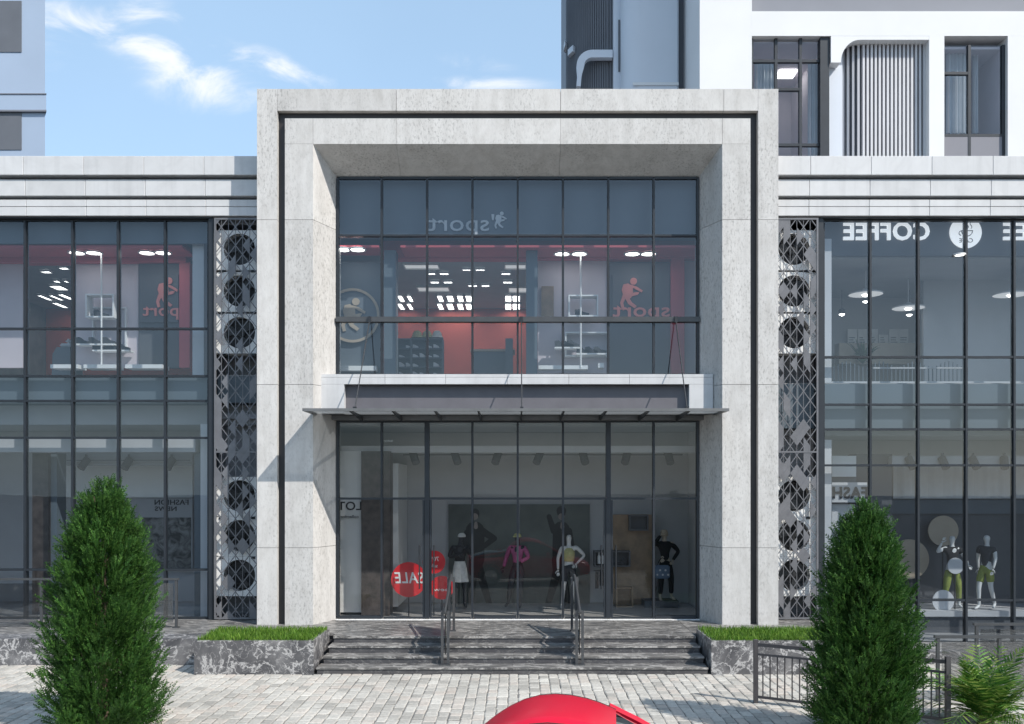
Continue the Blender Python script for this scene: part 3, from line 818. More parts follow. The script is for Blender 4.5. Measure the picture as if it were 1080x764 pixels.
# coffee signs
Y = 1.0
for (xa, xb, lab) in ((890, 981, 'white mirrored COFFEE letters on the dark fascia left of the round cup logo'), (1059, 1150, 'white mirrored COFFEE letters at the right picture edge, right of the round cup logo')):
    l = MB(); q = at(xa, 252.5, Y); text(l, 'COFFEE', (ax(xa, Y) + ax(xb, Y)) / 2, q.z, .345, Y, Y + .045, True, .02, ax(xb, Y) - ax(xa, Y))
    o = l.build('coffee_lettering', 'backlit_letter'); tag(o, lab, 'sign')
c = at(1019, 245, Y); b = MB(); b.disc((c.x, c.z), .325, Y + .01, Y + .045, 40)
f_ = MB()
f_.tube([(c.x + .02 + .11 * math.cos(t), Y + .004, c.z + .02 + .10 * math.sin(t)) for t in [math.pi + i * math.pi / 8 for i in range(9)]], .009, 6)
f_.tube([(c.x - .10, Y + .004, c.z + .03), (c.x + .14, Y + .004, c.z + .03)], .009, 6)
f_.tube([(c.x - .10 - .045 * math.sin(t), Y + .004, c.z - .02 + .045 * math.cos(t)) for t in [i * math.pi / 6 for i in range(7)]], .008, 6)
for k in (-.04, .03, .10): f_.tube([(c.x + k + .02 * math.sin(i * 1.1), Y + .004, c.z + .07 + i * .025) for i in range(6)], .007, 6)
l = MB(); text(l, 'CAFE', c.x, c.z - .21, .085, Y, Y + .009, True, .0)
sign('cup_logo', 'white disc with a coffee cup drawing between the two COFFEE words', 'sign', ('backlit_letter', b), [('cup_drawing', 'print_black', f_), ('lettering', 'print_black', l)])

# ground storey writing
Y = 1.37; b = MB(); pb(b, 354, 380.5, 527, 547, Y, .015)
l = MB(); q = at(368, 538, Y); text(l, 'LOT', ax(369, Y), q.z, .17, Y - .012, Y - .001, True, .012, .50)
l2 = MB(); q = at(368, 546.5, Y); text(l2, 'collection', ax(368.5, Y), q.z, .06, Y - .012, Y - .001, True, .004, .38)
sign('shop_sign', 'white board with mirrored black LOT lettering beside the dark column', 'sign', ('int_white', b), [('lettering', 'letter_black', l), ('small_lettering', 'letter_black', l2)])
Y = .80; l = MB(); q = at(409, 466, Y); text(l, 'fashion', q.x, q.z, .04, Y, Y + .004, True, .006, .20)
o = l.build('glass_lettering', 'letter_white'); tag(o, 'tiny white mirrored lettering on the glass above the left entrance door', 'sign')
Y = 3.45; b = MB(); pb(b, 146, 203, 526, 602, Y, .06)
l = MB(); text(l, 'FASHION', ax(181, Y), az(532.5, Y), .115, Y - .012, Y - .001, True, .015, .78); text(l, 'NEWS', ax(175, Y), az(539, Y), .10, Y - .012, Y - .001, True, .015, .50)
pp = MB(); pb(pp, 150, 201.5, 546, 601, Y - .008, .007)
sign('fashion_board', 'grey wall board with mirrored FASHION NEWS above a dark photo print, behind the bushy conifer', 'sign', ('int_grey', b), [('lettering', 'letter_black', l), ('photo_print', 'photo_print', pp)])
Y = 1.62; b = MB(); pb(b, 877.5, 916, 509, 530, Y, .05)
l = MB(); text(l, 'FASH', ax(896.5, Y), az(525.5, Y), .23, Y - .02, Y - .001, True, .03, .74)
sign('fash_sign', 'pale board with mirrored black FASH letters above the pointed conifer', 'sign', ('int_light', b), [('lettering', 'letter_black', l)])
wb = MB(); pb(wb, 877.5, 903, 481, 503, 1.7, .05); o = wb.build('blank_board', 'int_white'); tag(o, 'blank white board just above the FASH sign', 'board')
wb = MB(); pb(wb, 877.5, 902, 532, 590, 1.75, .05); o = wb.build('blank_board', 'int_light'); tag(o, 'pale blank board below the FASH sign, behind the pointed conifer', 'board')

# sale discs
for i, (px, py, rr, txt, lab, tw) in enumerate(((431, 611.5, 18.5, 'SALE', 'largest red disc with mirrored SALE lettering at the left entrance door', .62), (457.5, 593, 12.2, 'sale', 'small red disc touching the top right of the SALE disc', .3), (466, 620, 12.5, 'new', 'small red disc right of the SALE disc, behind the stair handrail', .34))):
    Y = 1.12 + .08 * i; c = at(px, py, Y); k = (Y + 18) / F
    b = MB(); b.disc((c.x, c.z), rr * k, Y, Y + .012, 40); l = MB()
    if i == 1:
        text(l, '70%', c.x, c.z + .02, .09, Y - .008, Y - .001, True, .006); text(l, 'sale', c.x, c.z - .11, .075, Y - .008, Y - .001, True, .004)
    else: text(l, txt, c.x + (.03 if i == 0 else 0), c.z - .07, .22 if i == 0 else .07, Y - .008, Y - .001, True, .014 if i == 0 else .004, tw, .15)
    st = MB(); st.box(c.x - .012, c.x + .012, Y + .013, Y + .03, TZ, c.z); 
    r = sign('sale_disc', lab, 'sign', ('sale_red', b), [('lettering', 'letter_white', l)], 'red sale discs by the entrance')
    st.build('stand', 'dark_metal', r)

# posters with dark figures on the rear wall
def limb(mb, a, b, ra, rb, y):
    a = Vector(a); b = Vector(b); d = (b - a).normalized(); n_ = Vector((-d.y, d.x)); pts = []
    for k in range(7): t = math.pi / 2 + math.pi * k / 6; pts.append(a + (d * math.cos(t) + n_ * math.sin(t)) * ra)
    for k in range(7): t = -math.pi / 2 + math.pi * k / 6; pts.append(b + (d * math.cos(t) + n_ * math.sin(t)) * rb)
    mb.prism([(p.x, p.y) for p in pts], y, y + .004, 'y')
def poster(x0, x1, cxp, pose, lab):
    Y = 3.33; b = MB(); pb(b, x0, x1, 532, 641, Y, .06)
    k = (Y + 18) / F; P = lambda u, v: (ax(u, Y), az(v, Y))
    m = MB(); yy = Y - .006
    for i, (p0, p1, r0, r1) in enumerate(pose): limb(m, P(cxp + p0[0], p0[1]), P(cxp + p1[0], p1[1]), r0 * k, r1 * k, yy - .0006 * i)
    f_ = MB(); h = P(cxp, 545); f_.disc(h, 3.4 * k, yy - .02, yy - .012, 20); limb(f_, P(cxp + 1, 552), P(cxp + 1, 556), 1.6 * k, 2.2 * k, yy - .018)
    return sign('poster', lab, 'poster', ('poster_dark', b), [('printed_figure', 'print_black', m), ('printed_face', 'print_face', f_)])
poster(473, 545.5, 501, [((0, 541), (0, 543), 4.6, 4.6), ((0, 560), (2, 590), 10, 8), ((7, 560), (20, 568), 4, 3.2), ((20, 568), (10, 576), 3.2, 2.6), ((-8, 562), (-12, 585), 3.6, 2.6), ((2, 588), (0, 600), 8, 7), ((4, 600), (15, 637), 5, 3), ((-2, 600), (-4, 637), 5, 3)], 'dark wall poster with a standing figure, left of the pair behind the mannequins')
poster(548.5, 622, 592, [((0, 539), (0, 541), 5.2, 4.6), ((0, 559), (-2, 592), 9, 7.5), ((-8, 560), (-13, 545), 3.4, 2.6), ((8, 560), (12, 580), 3.4, 2.6), ((-2, 590), (-2, 603), 8, 7), ((0, 603), (8, 637), 5, 3.2), ((-4, 603), (-14, 637), 5, 3)], 'dark wall poster with a figure raising an arm, right of the pair behind the mannequins')

# track lights
def track_light(p, tilt, lab, grp):
    r = thing('track_light', lab, 'spotlight', p, grp)
    m = MB(); m.box(p.x - .02, p.x + .02, p.y - .02, p.y + .02, p.z, p.z + .16); m.build('arm', 'int_dark', r)
    h = MB(); d = Vector((tilt, -.25, -.35)).normalized(); a = p + Vector((0, 0, .02))
    h.tube([a - d * .05, a + d * .22], .085, 14); h.build('lamp_head', 'int_dark', r, True)
nth = ['first', 'second', 'third', 'fourth', 'fifth', 'sixth', 'seventh']
for i, px in enumerate((436, 480, 525, 569, 615, 661, 705)):
    track_light(at(px, 481, 1.9), rnd.uniform(-.15, .15), '%s dark track spotlight from the left above the entrance mannequins' % nth[i], 'track spotlights in the entrance shop')
for i, px in enumerate((91, 136, 181)):
    track_light(at(px, 487, 2.5), rnd.uniform(-.15, .15), '%s dark track spotlight from the left in the FASHION NEWS shop' % nth[i], 'track spotlights in the FASHION NEWS shop')
for i, px in enumerate((959, 994, 1026, 1059)):
    track_light(at(px, 486, 1.66), rnd.uniform(-.15, .15), '%s dark track spotlight from the left above the long pale curtain' % nth[i], 'track spotlights in the right wing shop')
mb = MB(); pb(mb, 425, 720, 479.2, 480.4, 1.88, .04); o = mb.build('spot_track', 'int_dark'); tag(o, 'thin dark lighting track carrying the entrance spotlights', 'light track')
mb = MB(); pb(mb, 70, 200, 485.2, 486, 2.48, .04); o = mb.build('spot_track', 'int_dark'); tag(o, 'thin dark lighting track in the FASHION NEWS shop', 'light track')

# curtains in the right wing
m = MB(); x = ax(942, 3.1); k = 0
while x < ax(1150, 3.1):
    x2 = x + .05; m.add([(x, 3.1 + .03 * math.sin(k * .9), az(526, 3.1)), (x2, 3.1 + .03 * math.sin((k + 1) * .9), az(526, 3.1)), (x2, 3.1 + .03 * math.sin((k + 1) * .9), az(490, 3.1)), (x, 3.1 + .03 * math.sin(k * .9), az(490, 3.1))], [(0, 1, 2, 3)]); x = x2; k += 1
o = m.build('curtain', 'curtain', None, True); tag(o, 'long pale pleated curtain along the rear wall above the platform mannequins', 'curtain')
# display circles of the right wing window
for px, py, rr, lab in ((995, 560, 16, 'large beige display disc behind the black shirt mannequin'), (959, 590, 21, 'largest beige display disc, half hidden by the pointed conifer'), (1008, 597, 8.5, 'small beige display disc in front of the black shirt mannequin'), (995, 634, 11.5, 'beige display disc low at the feet of the black shirt mannequin')):
    Y = 3.0 if rr > 14 else 2.2; c = at(px, py, Y); k = (Y + 18) / F; m = MB(); m.disc((c.x, c.z), rr * k, Y, Y + .03, 36)
    r = thing('display_disc', lab, 'display disc', (c.x, Y, .47), 'beige display discs in the right wing'); m.build('disc', 'int_beige' if rr > 14 else 'int_light', r)
    s_ = MB(); s_.box(c.x - .012, c.x + .012, Y + .031, Y + .05, .47, c.z); s_.build('stand', 'dark_metal', r)

# wooden shelf wall and boxes at the right of the entrance shop
m = MB(); pb(m, 645, 690, 543, 641, 3.1, .25); o = m.build('display_wall', 'int_wood'); tag(o, 'tall light wood display panel at the right of the entrance shop', 'display panel')
def shelf(x0, x1, y0, y1, Y, dep, lab, mat='int_dark', shoes=0):
    a = at(x0, y0, Y); b = at(x1, y1, Y); r = thing('display_box', lab, 'shelf', ((a.x + b.x) / 2, Y, b.z))
    m = MB(); t = .03
    m.box(a.x, b.x, Y, Y + dep, b.z, b.z + t); m.box(a.x, b.x, Y, Y + dep, a.z - t, a.z); m.box(a.x, a.x + t, Y, Y + dep, b.z + t + .001, a.z - t - .001); m.box(b.x - t, b.x, Y, Y + dep, b.z + t + .001, a.z - t - .001)
    m.box(a.x + t + .001, b.x - t - .001, Y + dep - .02, Y + dep, b.z + t + .001, a.z - t - .001); m.build('frame', mat, r)
    return r, a, b
shelf(664, 684, 543.5, 560, 2.85, .24, 'dark square display box near the top of the wood panel', 'int_dark')
shelf(627, 665, 581.5, 598, 2.7, .35, 'long dark display shelf across the left edge of the wood panel', 'int_dark')
shelf(650, 668, 620, 641, 2.6, .35, 'brown open display box on the floor before the wood panel', 'int_wood')
for i, px in enumerate((632.5, 636)):
    q = at(px, 597, 2.62); m = MB(); m.lathe([(0, 0), (.035, 0), (.035, .17), (.014, .21), (.014, .26), (0, .26)], (q.x, 2.80, q.z + .03), 12)
    o = m.build('bottle', 'int_white'); tag(o, ('left' if i == 0 else 'right') + ' one of two small white bottles on the long dark shelf', 'bottle')
q = at(655, 596.5, 2.8); m = MB(); m.box(q.x - .14, q.x + .12, 2.76, 2.9, q.z + .01, q.z + .07, .02); m.box(q.x + .0, q.x + .1, 2.77, 2.88, q.z + .07, q.z + .16, .03); o = m.build('shoe', 'cloth_grey'); tag(o, 'dark shoe on the right end of the long dark shelf', 'shoe')
m = MB(); pb(m, 680, 716, 634, 641, 2.5, .55); o = m.build('pedestal', 'int_dark'); tag(o, 'low dark pedestal under the mannequin with the handbag', 'pedestal')
q = at(620, 600, 2.6)
m = MB(); pb(m, 628, 631.5, 603, 621, 2.72, .05); pb(m, 632.5, 637, 603, 618, 2.72, .05); pb(m, 638, 642, 603, 624, 2.74, .05); pb(m, 626, 645, 601.5, 602.6, 2.73, .02)
o = m.build('clothes_rail', 'cloth_black'); tag(o, 'short rail of dark clothes under the long dark shelf', 'clothes rail')

# lamps: recessed spots, panels, pendants
def spot(px, py, zc, lab, grp, rx=.15, mat='lamp_white'):
    D = (zc - EYE) * F / (VY - py); Yc = D + CAMY; x = (px - VX) * D / F
    r = thing('ceiling_spot', lab, 'ceiling light', (x, Yc, zc - .02), grp)
    m = MB(); m.lathe([(rx, -.03), (rx + .03, -.03), (rx + .03, 0), (rx, 0), (rx, -.03)], (x, Yc, zc), 20); m.build('trim_ring', 'int_white', r)
    m = MB(); m.lathe([(0, -.012), (rx - .004, -.012)], (x, Yc, zc), 20); m.build('lamp', mat, r)
for i, (px, lab) in enumerate(((81, 'left spot of the pair above the white shelf frame, red sport shop wing'), (99, 'right spot of the pair above the white shelf frame, red sport shop wing'), (155, 'left spot of the pair above the red port logo'), (172, 'right spot of the pair above the red port logo'))): spot(px, 266, 8.05, lab, 'ceiling spots of the red sport shop wing')
for i, (px, lab) in enumerate(((593, 'left spot of the pair right of the blue column, upper entrance window'), (611, 'right spot of the pair right of the blue column, upper entrance window'), (667, 'left spot of the pair above the red sport logo'), (684, 'right spot of the pair above the red sport logo'), (361, 'left spot of the pair above the round emblem'), (377, 'right spot of the pair above the round emblem'))): spot(px, 267 if px > 400 else 262.5, 8.05, lab, 'ceiling spots of the upper entrance window')
wall('dropped_ceiling', 'int_red', (-12.98, ax(200, 1.5), 1.06, 1.89, 8.055, 8.10), (ax(420, 1.5) + .1, 4.9, 1.06, 1.89, 8.055, 8.10), (-3.9, ax(403, 1.5), 1.06, 1.74, 8.055, 8.10))
def panel(px0, px1, py0, py1, zc, lab, grp, mat='panel_lamp'):
    def pt(px, py):
        D = (zc - EYE) * F / (VY - py); return Vector(((px - VX) * D / F, D + CAMY, zc))
    a, b = pt(px0, py0), pt(px1, py1)
    cx = (a.x + b.x) / 2; w = abs(b.x - a.x) * .5; y0, y1 = sorted((a.y, b.y))
    r = thing('ceiling_panel', lab, 'ceiling light', (cx, (y0 + y1) / 2, zc - .05), grp)
    m = MB(); t = .025
    m.box(cx - w - t, cx + w + t, y0 - t, y0, zc - .05, zc); m.box(cx - w - t, cx + w + t, y1, y1 + t, zc - .05, zc); m.box(cx - w - t, cx - w, y0, y1, zc - .05, zc); m.box(cx + w, cx + w + t, y0, y1, zc - .05, zc)
    m.build('panel_frame', 'int_white', r)
    m = MB(); m.add([(cx - w, y0, zc - .02), (cx + w, y0, zc - .02), (cx + w, y1, zc - .02), (cx - w, y1, zc - .02)], [(3, 2, 1, 0)]); m.build('lamp', mat, r)
ZC = 8.035
for i, (x0, x1, y0, y1) in enumerate(((426, 463, 277.5, 282), (440, 474, 301.5, 306), (533, 554, 277.5, 282), (537, 555, 302, 307))):
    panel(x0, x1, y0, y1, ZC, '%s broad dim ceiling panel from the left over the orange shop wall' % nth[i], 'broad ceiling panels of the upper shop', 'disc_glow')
for i, (x0, x1, y0, y1) in enumerate(((451, 459, 286.4, 287.6), (464, 473, 286.4, 287.6), (454, 463, 295.4, 296.8), (468, 477, 295.4, 296.8), (488, 496, 282.4, 283.4), (502, 511, 282.4, 283.4), (494, 503, 299.2, 300.4), (508, 516, 299.2, 300.4), (529, 538, 286.4, 287.6), (531, 540, 295.4, 296.8))):
    panel(x0, x1, y0, y1, ZC, 'slim bright strip light in the upper shop ceiling, %s' % ('front row left', 'front row left centre', 'rear row left', 'rear row left centre', 'front row centre', 'front row right centre', 'rear row centre', 'rear row right centre', 'front row right', 'rear row right')[i], 'slim strip lights of the upper shop')
for i, (x0, x1) in enumerate(((419, 427), (429, 436), (461, 468), (471, 479), (482, 489), (491, 498), (533, 539), (541, 548))):
    for j, (y0, y1) in enumerate(((310.5, 316.5), (319, 325))):
        panel(x0, x1, y0, y1, ZC, '%s louvred ceiling lamp from the left, %s row above the orange wall' % ((nth + ['eighth'])[i], ('nearer', 'farther')[j]), 'bright louvred lamps above the orange wall')
for i, (x0, x1, y0, y1) in enumerate(((43, 55, 284.5, 286), (62, 73, 280.5, 282), (56, 64, 294.5, 296), (67, 73, 294.5, 296), (52, 72, 300, 304), (43, 52, 310, 315), (55, 64, 310, 315), (66, 73, 309, 314), (55, 72, 318, 323))):
    panel(x0, x1, y0, y1, ZC, '%s bright ceiling lamp counted from the front in the red sport shop wing' % (nth + ['eighth', 'ninth'])[i], 'ceiling lamps at the left edge of the red sport shop wing')
def pendant(px, py, w, Y, lab):
    c = at(px, py, Y); k = (Y + 18) / F; rr = w / 2 * k
    r = thing('pendant_lamp', lab, 'pendant lamp', (c.x, Y, c.z), 'disc pendants in the cafe')
    m = MB(); m.lathe([(rr, -.03), (rr, .0), (rr * .3, .05), (.05, .10), (.012, .12), (.012, 7.84 - c.z), (0, 7.84 - c.z)], (c.x, Y, c.z), 28); m.build('lamp_shade', 'int_light', r, True)
    m = MB(); m.lathe([(0, -.035), (rr * .97, -.025)], (c.x, Y, c.z), 28); m.build('lamp_disc', 'disc_glow', r)  # pale disc, no light source itself; the soft glow is added to brighten it
    m = MB(); m.lathe([(0, -.08), (.06, -.06), (.08, -.03), (.08, .0)], (c.x, Y, c.z), 14); m.build('bulb', 'lamp_white', r, True)
pendant(913, 309.5, 35, 2.2, 'wide flat pendant lamp, leftmost of the three in the cafe window')
pendant(958, 324, 33, 3.0, 'wide flat pendant lamp, middle and lowest of the three in the cafe window')
pendant(1066, 310, 35, 2.2, 'wide flat pendant lamp at the right edge of the cafe window')
for px, py, lab in ((888, 331.5, 'small bright cafe spot left of the menu boards'), (959, 332, 'small bright cafe spot just below the middle pendant'), (992, 317.5, 'small bright cafe spot right of the middle pendant'), (913, 318, 'small bright cafe spot below the left pendant'), (1012, 268, 'small bright cafe spot below the round cup logo')):
    spot(px, py, 7.845, lab, 'small cafe spots', .12 if py > 300 else .09) if py < 300 else None
    if py >= 300:
        c = at(px, py, 4.2); r = thing('hanging_spot', lab, 'pendant lamp', c, 'small cafe spots')
        m = MB(); m.lathe([(.07, 0), (.085, .1), (.02, .14), (.008, .16), (.008, 7.84 - c.z), (0, 7.84 - c.z)], c, 14); m.build('lamp_shade', 'int_dark', r, True)
        m = MB(); m.lathe([(0, -.05), (.06, -.02), (.066, .0)], c, 14); m.build('bulb', 'lamp_white', r, True)
# cafe menu boards, counter goods, balustrade
for i, px in enumerate((899, 910, 921, 932, 943, 953)):
    m = MB(); q = at(px, 366, 5.0); r = thing('menu_board', '%s pale menu board from the left on the rear cafe wall' % nth[i], 'menu board', (q.x, 5.0, q.z), 'menu boards on the cafe wall')
    m.box(q.x - .115, q.x + .115, 5.0, 5.03, q.z, q.z + (.44 if i != 3 else .3)); m.build('board', 'int_white', r)
    m = MB()
    for k in range(4): m.box(q.x - .085, q.x + rnd.uniform(.0, .085), 4.994, 4.999, q.z + .05 + .055 * k, q.z + .07 + .055 * k)
    m.build('menu_text_line', 'int_dark', r)
m = MB(); q = at(993, 384, 3.9); m.box(q.x - .25, q.x + .22, 3.8, 4.1, q.z + .3, q.z + .62, .03); m.box(q.x - .2, q.x + .1, 3.75, 4.1, q.z + .62, q.z + .72, .03); o = m.build('coffee_machine', 'int_light'); tag(o, 'pale coffee machine on the cafe counter', 'coffee machine')
r = thing('balustrade', 'low cafe balustrade of thin upright bars with a white top rail', 'balustrade', (ax(965, 1.2), 1.2, 5.26))
m = MB(); pb(m, 877, 1150, 402.5, 404, 1.2, .06); m.build('rail', 'int_light', r); m = MB(); pb(m, 921, 1020, 387.5, 389, 1.2, .05); m.build('rail', 'int_grey', r)
m = MB(); x = ax(880, 1.2)
while x < ax(1020, 1.2): m.box(x - .008, x + .008, 1.21, 1.24, az(402, 1.2), az(384 + 3 * math.sin(x * 9), 1.2)); x += .085
m.build('bar_infill', 'int_slate', r)
# café plants seen as dark leaves near the counter
def leafy(name, c, h, n, spread, mat, seed, lab, cat, wid=.03, droop=.5, leaflets=0, origin=None):
    rr = random.Random(seed); m = MB()
    for i in range(n):
        a = rr.uniform(0, 2 * math.pi); e = rr.uniform(.45, 1.35); L = h * rr.uniform(.6, 1.05)
        d = Vector((math.cos(a) * math.cos(e) * spread, math.sin(a) * math.cos(e) * spread, math.sin(e)))
        p = Vector(c); pts = [p.copy()]; dd = d.copy()
        for k in range(7):
            dd = (dd + Vector((0, 0, -droop * .08 * (k + 1) * (1.3 - e * .6)))).normalized(); p = p + dd * L / 7; pts.append(p.copy())
        side = Vector((-math.sin(a), math.cos(a), 0))
        if not leaflets:
            for k in range(7):
                w0 = wid * math.sin(math.pi * (k + .3) / 7.6); w1 = wid * math.sin(math.pi * (k + 1.3) / 7.6)
                m.add([pts[k] - side * w0, pts[k] + side * w0, pts[k + 1] + side * w1, pts[k + 1] - side * w1], [(0, 1, 2, 3)])
        else:
            m.tube(pts, .006, 4, r_end=.002)
            for k in range(leaflets):
                t = .18 + .82 * k / leaflets; f = t * 7; j = min(int(f), 6); q = pts[j].lerp(pts[j + 1], f - j); ax_ = (pts[j + 1] - pts[j]).normalized()
                l = L * .30 * math.sin(math.pi * (.12 + .85 * t)) * rr.uniform(.8, 1.1)
                for s in (-1, 1):
                    v = (side * s * .85 + ax_ * .65 + Vector((0, 0, -.18 + rr.uniform(-.12, .12)))).normalized(); nn = v.cross(ax_).normalized() * .0; wv = ax_ * wid * .5
                    m.add([q, q + v * l * .45 + wv, q + v * l, q + v * l * .45 - wv], [(0, 1, 2), (0, 2, 3)])
    return m
m = leafy('plant', at(910, 384, 4.0), .7, 26, 1.0, 'conifer', 3, '', '', .035); o = m.build('potted_plant', 'conifer', origin=at(910, 384, 4.0)); tag(o, 'dark leafy plant standing on the cafe counter', 'plant')

# sports shop shelves and goods
def white_frame(x0, x1, y0, y1, Y, lab):
    a = at(x0, y0, Y); b = at(x1, y1, Y); r = thing('display_cube', lab, 'display frame', ((a.x + b.x) / 2, Y, b.z), 'white display frames of the sports shop'); t = .03; m = MB()
    m.box(a.x, b.x, Y, Y + .3, a.z - t, a.z); m.box(a.x, b.x, Y, Y + .3, b.z, b.z + t); m.box(a.x, a.x + t, Y, Y + .3, b.z + t + .001, a.z - t - .001); m.box(b.x - t, b.x, Y, Y + .3, b.z + t + .001, a.z - t - .001)
    m.build('frame', 'int_white', r); return r
def shoe(px, py, Y, s, mat, lab):
    q = at(px, py, Y); m = MB(); m.prism([(q.x - .15 * s, q.z), (q.x + .15 * s, q.z), (q.x + .15 * s, q.z + .05), (q.x + .02 * s, q.z + .08), (q.x - .06 * s, q.z + .14), (q.x - .15 * s, q.z + .13)], Y, Y + .1, 'y')
    o = m.build('shoe', mat); tag(o, lab, 'shoe', 'shoes in the sports shop')
white_frame(90, 120, 310, 335, 1.6, 'square white display frame in the red sport shop wing'); shoe(106, 334, 1.72, 1.0, 'cloth_grey', 'dark shoe in the square white frame, red sport shop wing')
white_frame(97, 133, 324, 370, 1.62 + .35, 'tall thin white display frame behind the square one, red sport shop wing')
white_frame(599.5, 631, 311, 334, 1.6, 'square white display frame in the upper entrance window'); shoe(614, 333, 1.72, 1.0, 'cloth_grey', 'dark shoe in the square white frame, upper entrance window')
white_frame(596, 642, 350, 376, 1.85, 'wide white display frame below the square one, upper entrance window')
for x0, x1, y, lab in ((79, 121, 362.5, 'upper slim white shelf with shoes in the red sport shop wing'), (97, 136, 369, 'lower slim white shelf with shoes in the red sport shop wing'), (585, 612, 366, 'left slim white shelf with shoes in the upper entrance window'), (608, 640, 372.5, 'right slim white shelf with shoes in the upper entrance window')):
    m = MB(); pb(m, x0, x1, y, y + 1.6, 1.7, .28); o = m.build('wall_shelf', 'int_white'); tag(o, lab, 'shelf')
    n_ = 3
    for k in range(n_): shoe(x0 + 7 + (x1 - x0 - 14) * k / (n_ - 1), y, 1.78, .9, 'cloth_grey', '%s dark shoe on the %s' % (('left', 'middle', 'right')[k], lab.replace(' with shoes', '')))
for px, lab in ((107, 'thin white pole from ceiling to shelf, red sport shop wing'), (612.5, 'thin white pole from ceiling to shelf, upper entrance window')):
    m = MB(); q = at(px, 380, 1.55); m.tube([(q.x, 1.55, az(388, 1.55)), (q.x, 1.55, 8.05)], .018, 8); o = m.build('display_pole', 'int_white'); tag(o, lab, 'pole')
# shoe rack against the orange wall
r = thing('shoe_rack', 'dark tall rack filled with pale shoes before the orange wall', 'rack', (ax(443, 3.6), 3.6, 5.42))
m = MB(); a, b = at(417, 357, 3.6), at(467, 398, 3.6)
m.box(a.x, b.x, 3.95, 3.99, 5.43, a.z); 
for k in range(6): z = 5.5 + (a.z - 5.5) * k / 5; m.box(a.x, b.x, 3.6, 3.94, z - .02, z)
for k in range(4): x = a.x + (b.x - a.x) * k / 3; m.box(x - .02, x + .02, 3.58, 3.598, 5.43, a.z)
m.build('rack_frame', 'int_slate', r)
m = MB()
for k in range(5):
    z = 5.5 + (a.z - 5.5) * k / 5; x = a.x + .08
    while x < b.x - .12:
        if rnd.random() < .8:
            hh = rnd.uniform(.05, .11); m.prism([(x, z + .002), (x + .12, z + .002), (x + .12, z + hh * .5), (x + .04, z + hh), (x, z + hh)], 3.62, 3.85, 'y')
        x += .16
so = m.build('rack_shoe', 'logo_grey', r); so['kind'] = 'stuff'
for i, px in enumerate((440, 450.5, 461)):
    q = at(px, 356.5, 3.7); m = MB(); m.lathe([(0, .17), (.06, .16), (.1, .11), (.12, .03), (.15, .0), (0, 0)], q, 14); o = m.build('cap', 'cloth_yellow' if i < 2 else 'cloth_white'); tag(o, '%s of three caps on top of the shoe rack' % ('left yellow one', 'middle yellow one', 'right white one')[i], 'cap')
r = thing('sales_counter', 'dark grey sales counter before the orange wall in the upper entrance window', 'counter', (ax(520, 3.4), 3.4, 5.42))
m = MB(); a, b = at(498, 371, 3.4), at(541, 398, 3.4); m.box(a.x, b.x, 3.4, 4.0, 5.43, a.z); m.build('counter_body', 'int_slate', r)
m = MB(); m.box(a.x - .04, b.x + .04, 3.36, 4.04, a.z + .001, a.z + .05); m.build('counter_top', 'int_beige', r)
m = MB(); pb(m, 533, 541, 357, 398, 3.1, .2); o = m.build('dark_stand', 'int_slate'); tag(o, 'dark upright stand at the right end of the sales counter', 'stand')
r = thing('clothes_table', 'dark heaped clothes table at the left edge of the red sport shop wing', 'table', (ax(60, 2.6), 2.6, 5.42))
m = MB(); a, b = at(54, 366, 2.6), at(74, 388, 2.6); m.prism([(a.x, 5.43), (b.x, 5.43), (b.x, a.z), (a.x + .12, a.z), (a.x + .03, a.z - .15)], 2.6, 3.2, 'y'); m.build('table_body', 'int_slate', r)
m = MB(); m.box(a.x + .15, b.x, 2.65, 3.1, a.z + .002, a.z + .09, .03); m.box(a.x + .25, b.x - .05, 2.7, 3.0, a.z + .091, a.z + .2, .04); m.build('folded_clothes', 'logo_grey', r)
for name, px, Y, lab in (('wood_cabinet', 577, 1.98, 'dark brown wall cabinet right of the blue column, upper entrance window'),):
    m = MB(); pb(m, 571, 584, 302, 334, Y, .1); o = m.build(name, 'int_wood'); tag(o, lab, 'cabinet')
# ================================================================== MANNEQUINS
def skin_mesh(chains, sub=2):
    """chains: list of (list of (point, radius)) sharing points by equality; root is the first point of the first chain"""
    idx = {}; vs = []; rs = []; es = []
    for ch in chains:
        prev = None
        for p, r in ch:
            key = tuple(round(c, 4) for c in p)
            if key not in idx: idx[key] = len(vs); vs.append(key); rs.append(r)
            i = idx[key]
            if prev is not None and prev != i: es.append((prev, i))
            prev = i
    me = bpy.data.meshes.new('tmp'); me.from_pydata(vs, es, []); o = bpy.data.objects.new('tmp', me); COL.objects.link(o)
    md = o.modifiers.new('skin', 'SKIN'); md.use_smooth_shade = True; md.branch_smoothing = .6
    if not me.skin_vertices: return None
    for i, sv in enumerate(me.skin_vertices[0].data):
        r = rs[i]; sv.radius = r if isinstance(r, tuple) else (r, r); sv.use_root = (i == 0)
    sb = o.modifiers.new('sub', 'SUBSURF'); sb.levels = sub; sb.render_levels = sub
    bpy.context.view_layer.update(); dg = bpy.context.evaluated_depsgraph_get()
    m2 = bpy.data.meshes.new_from_object(o.evaluated_get(dg))
    res = ([v.co[:] for v in m2.vertices], [tuple(p.vertices) for p in m2.polygons])
    bpy.data.objects.remove(o); bpy.data.meshes.remove(me); bpy.data.meshes.remove(m2)
    return res
def V(*a): return Vector(a)
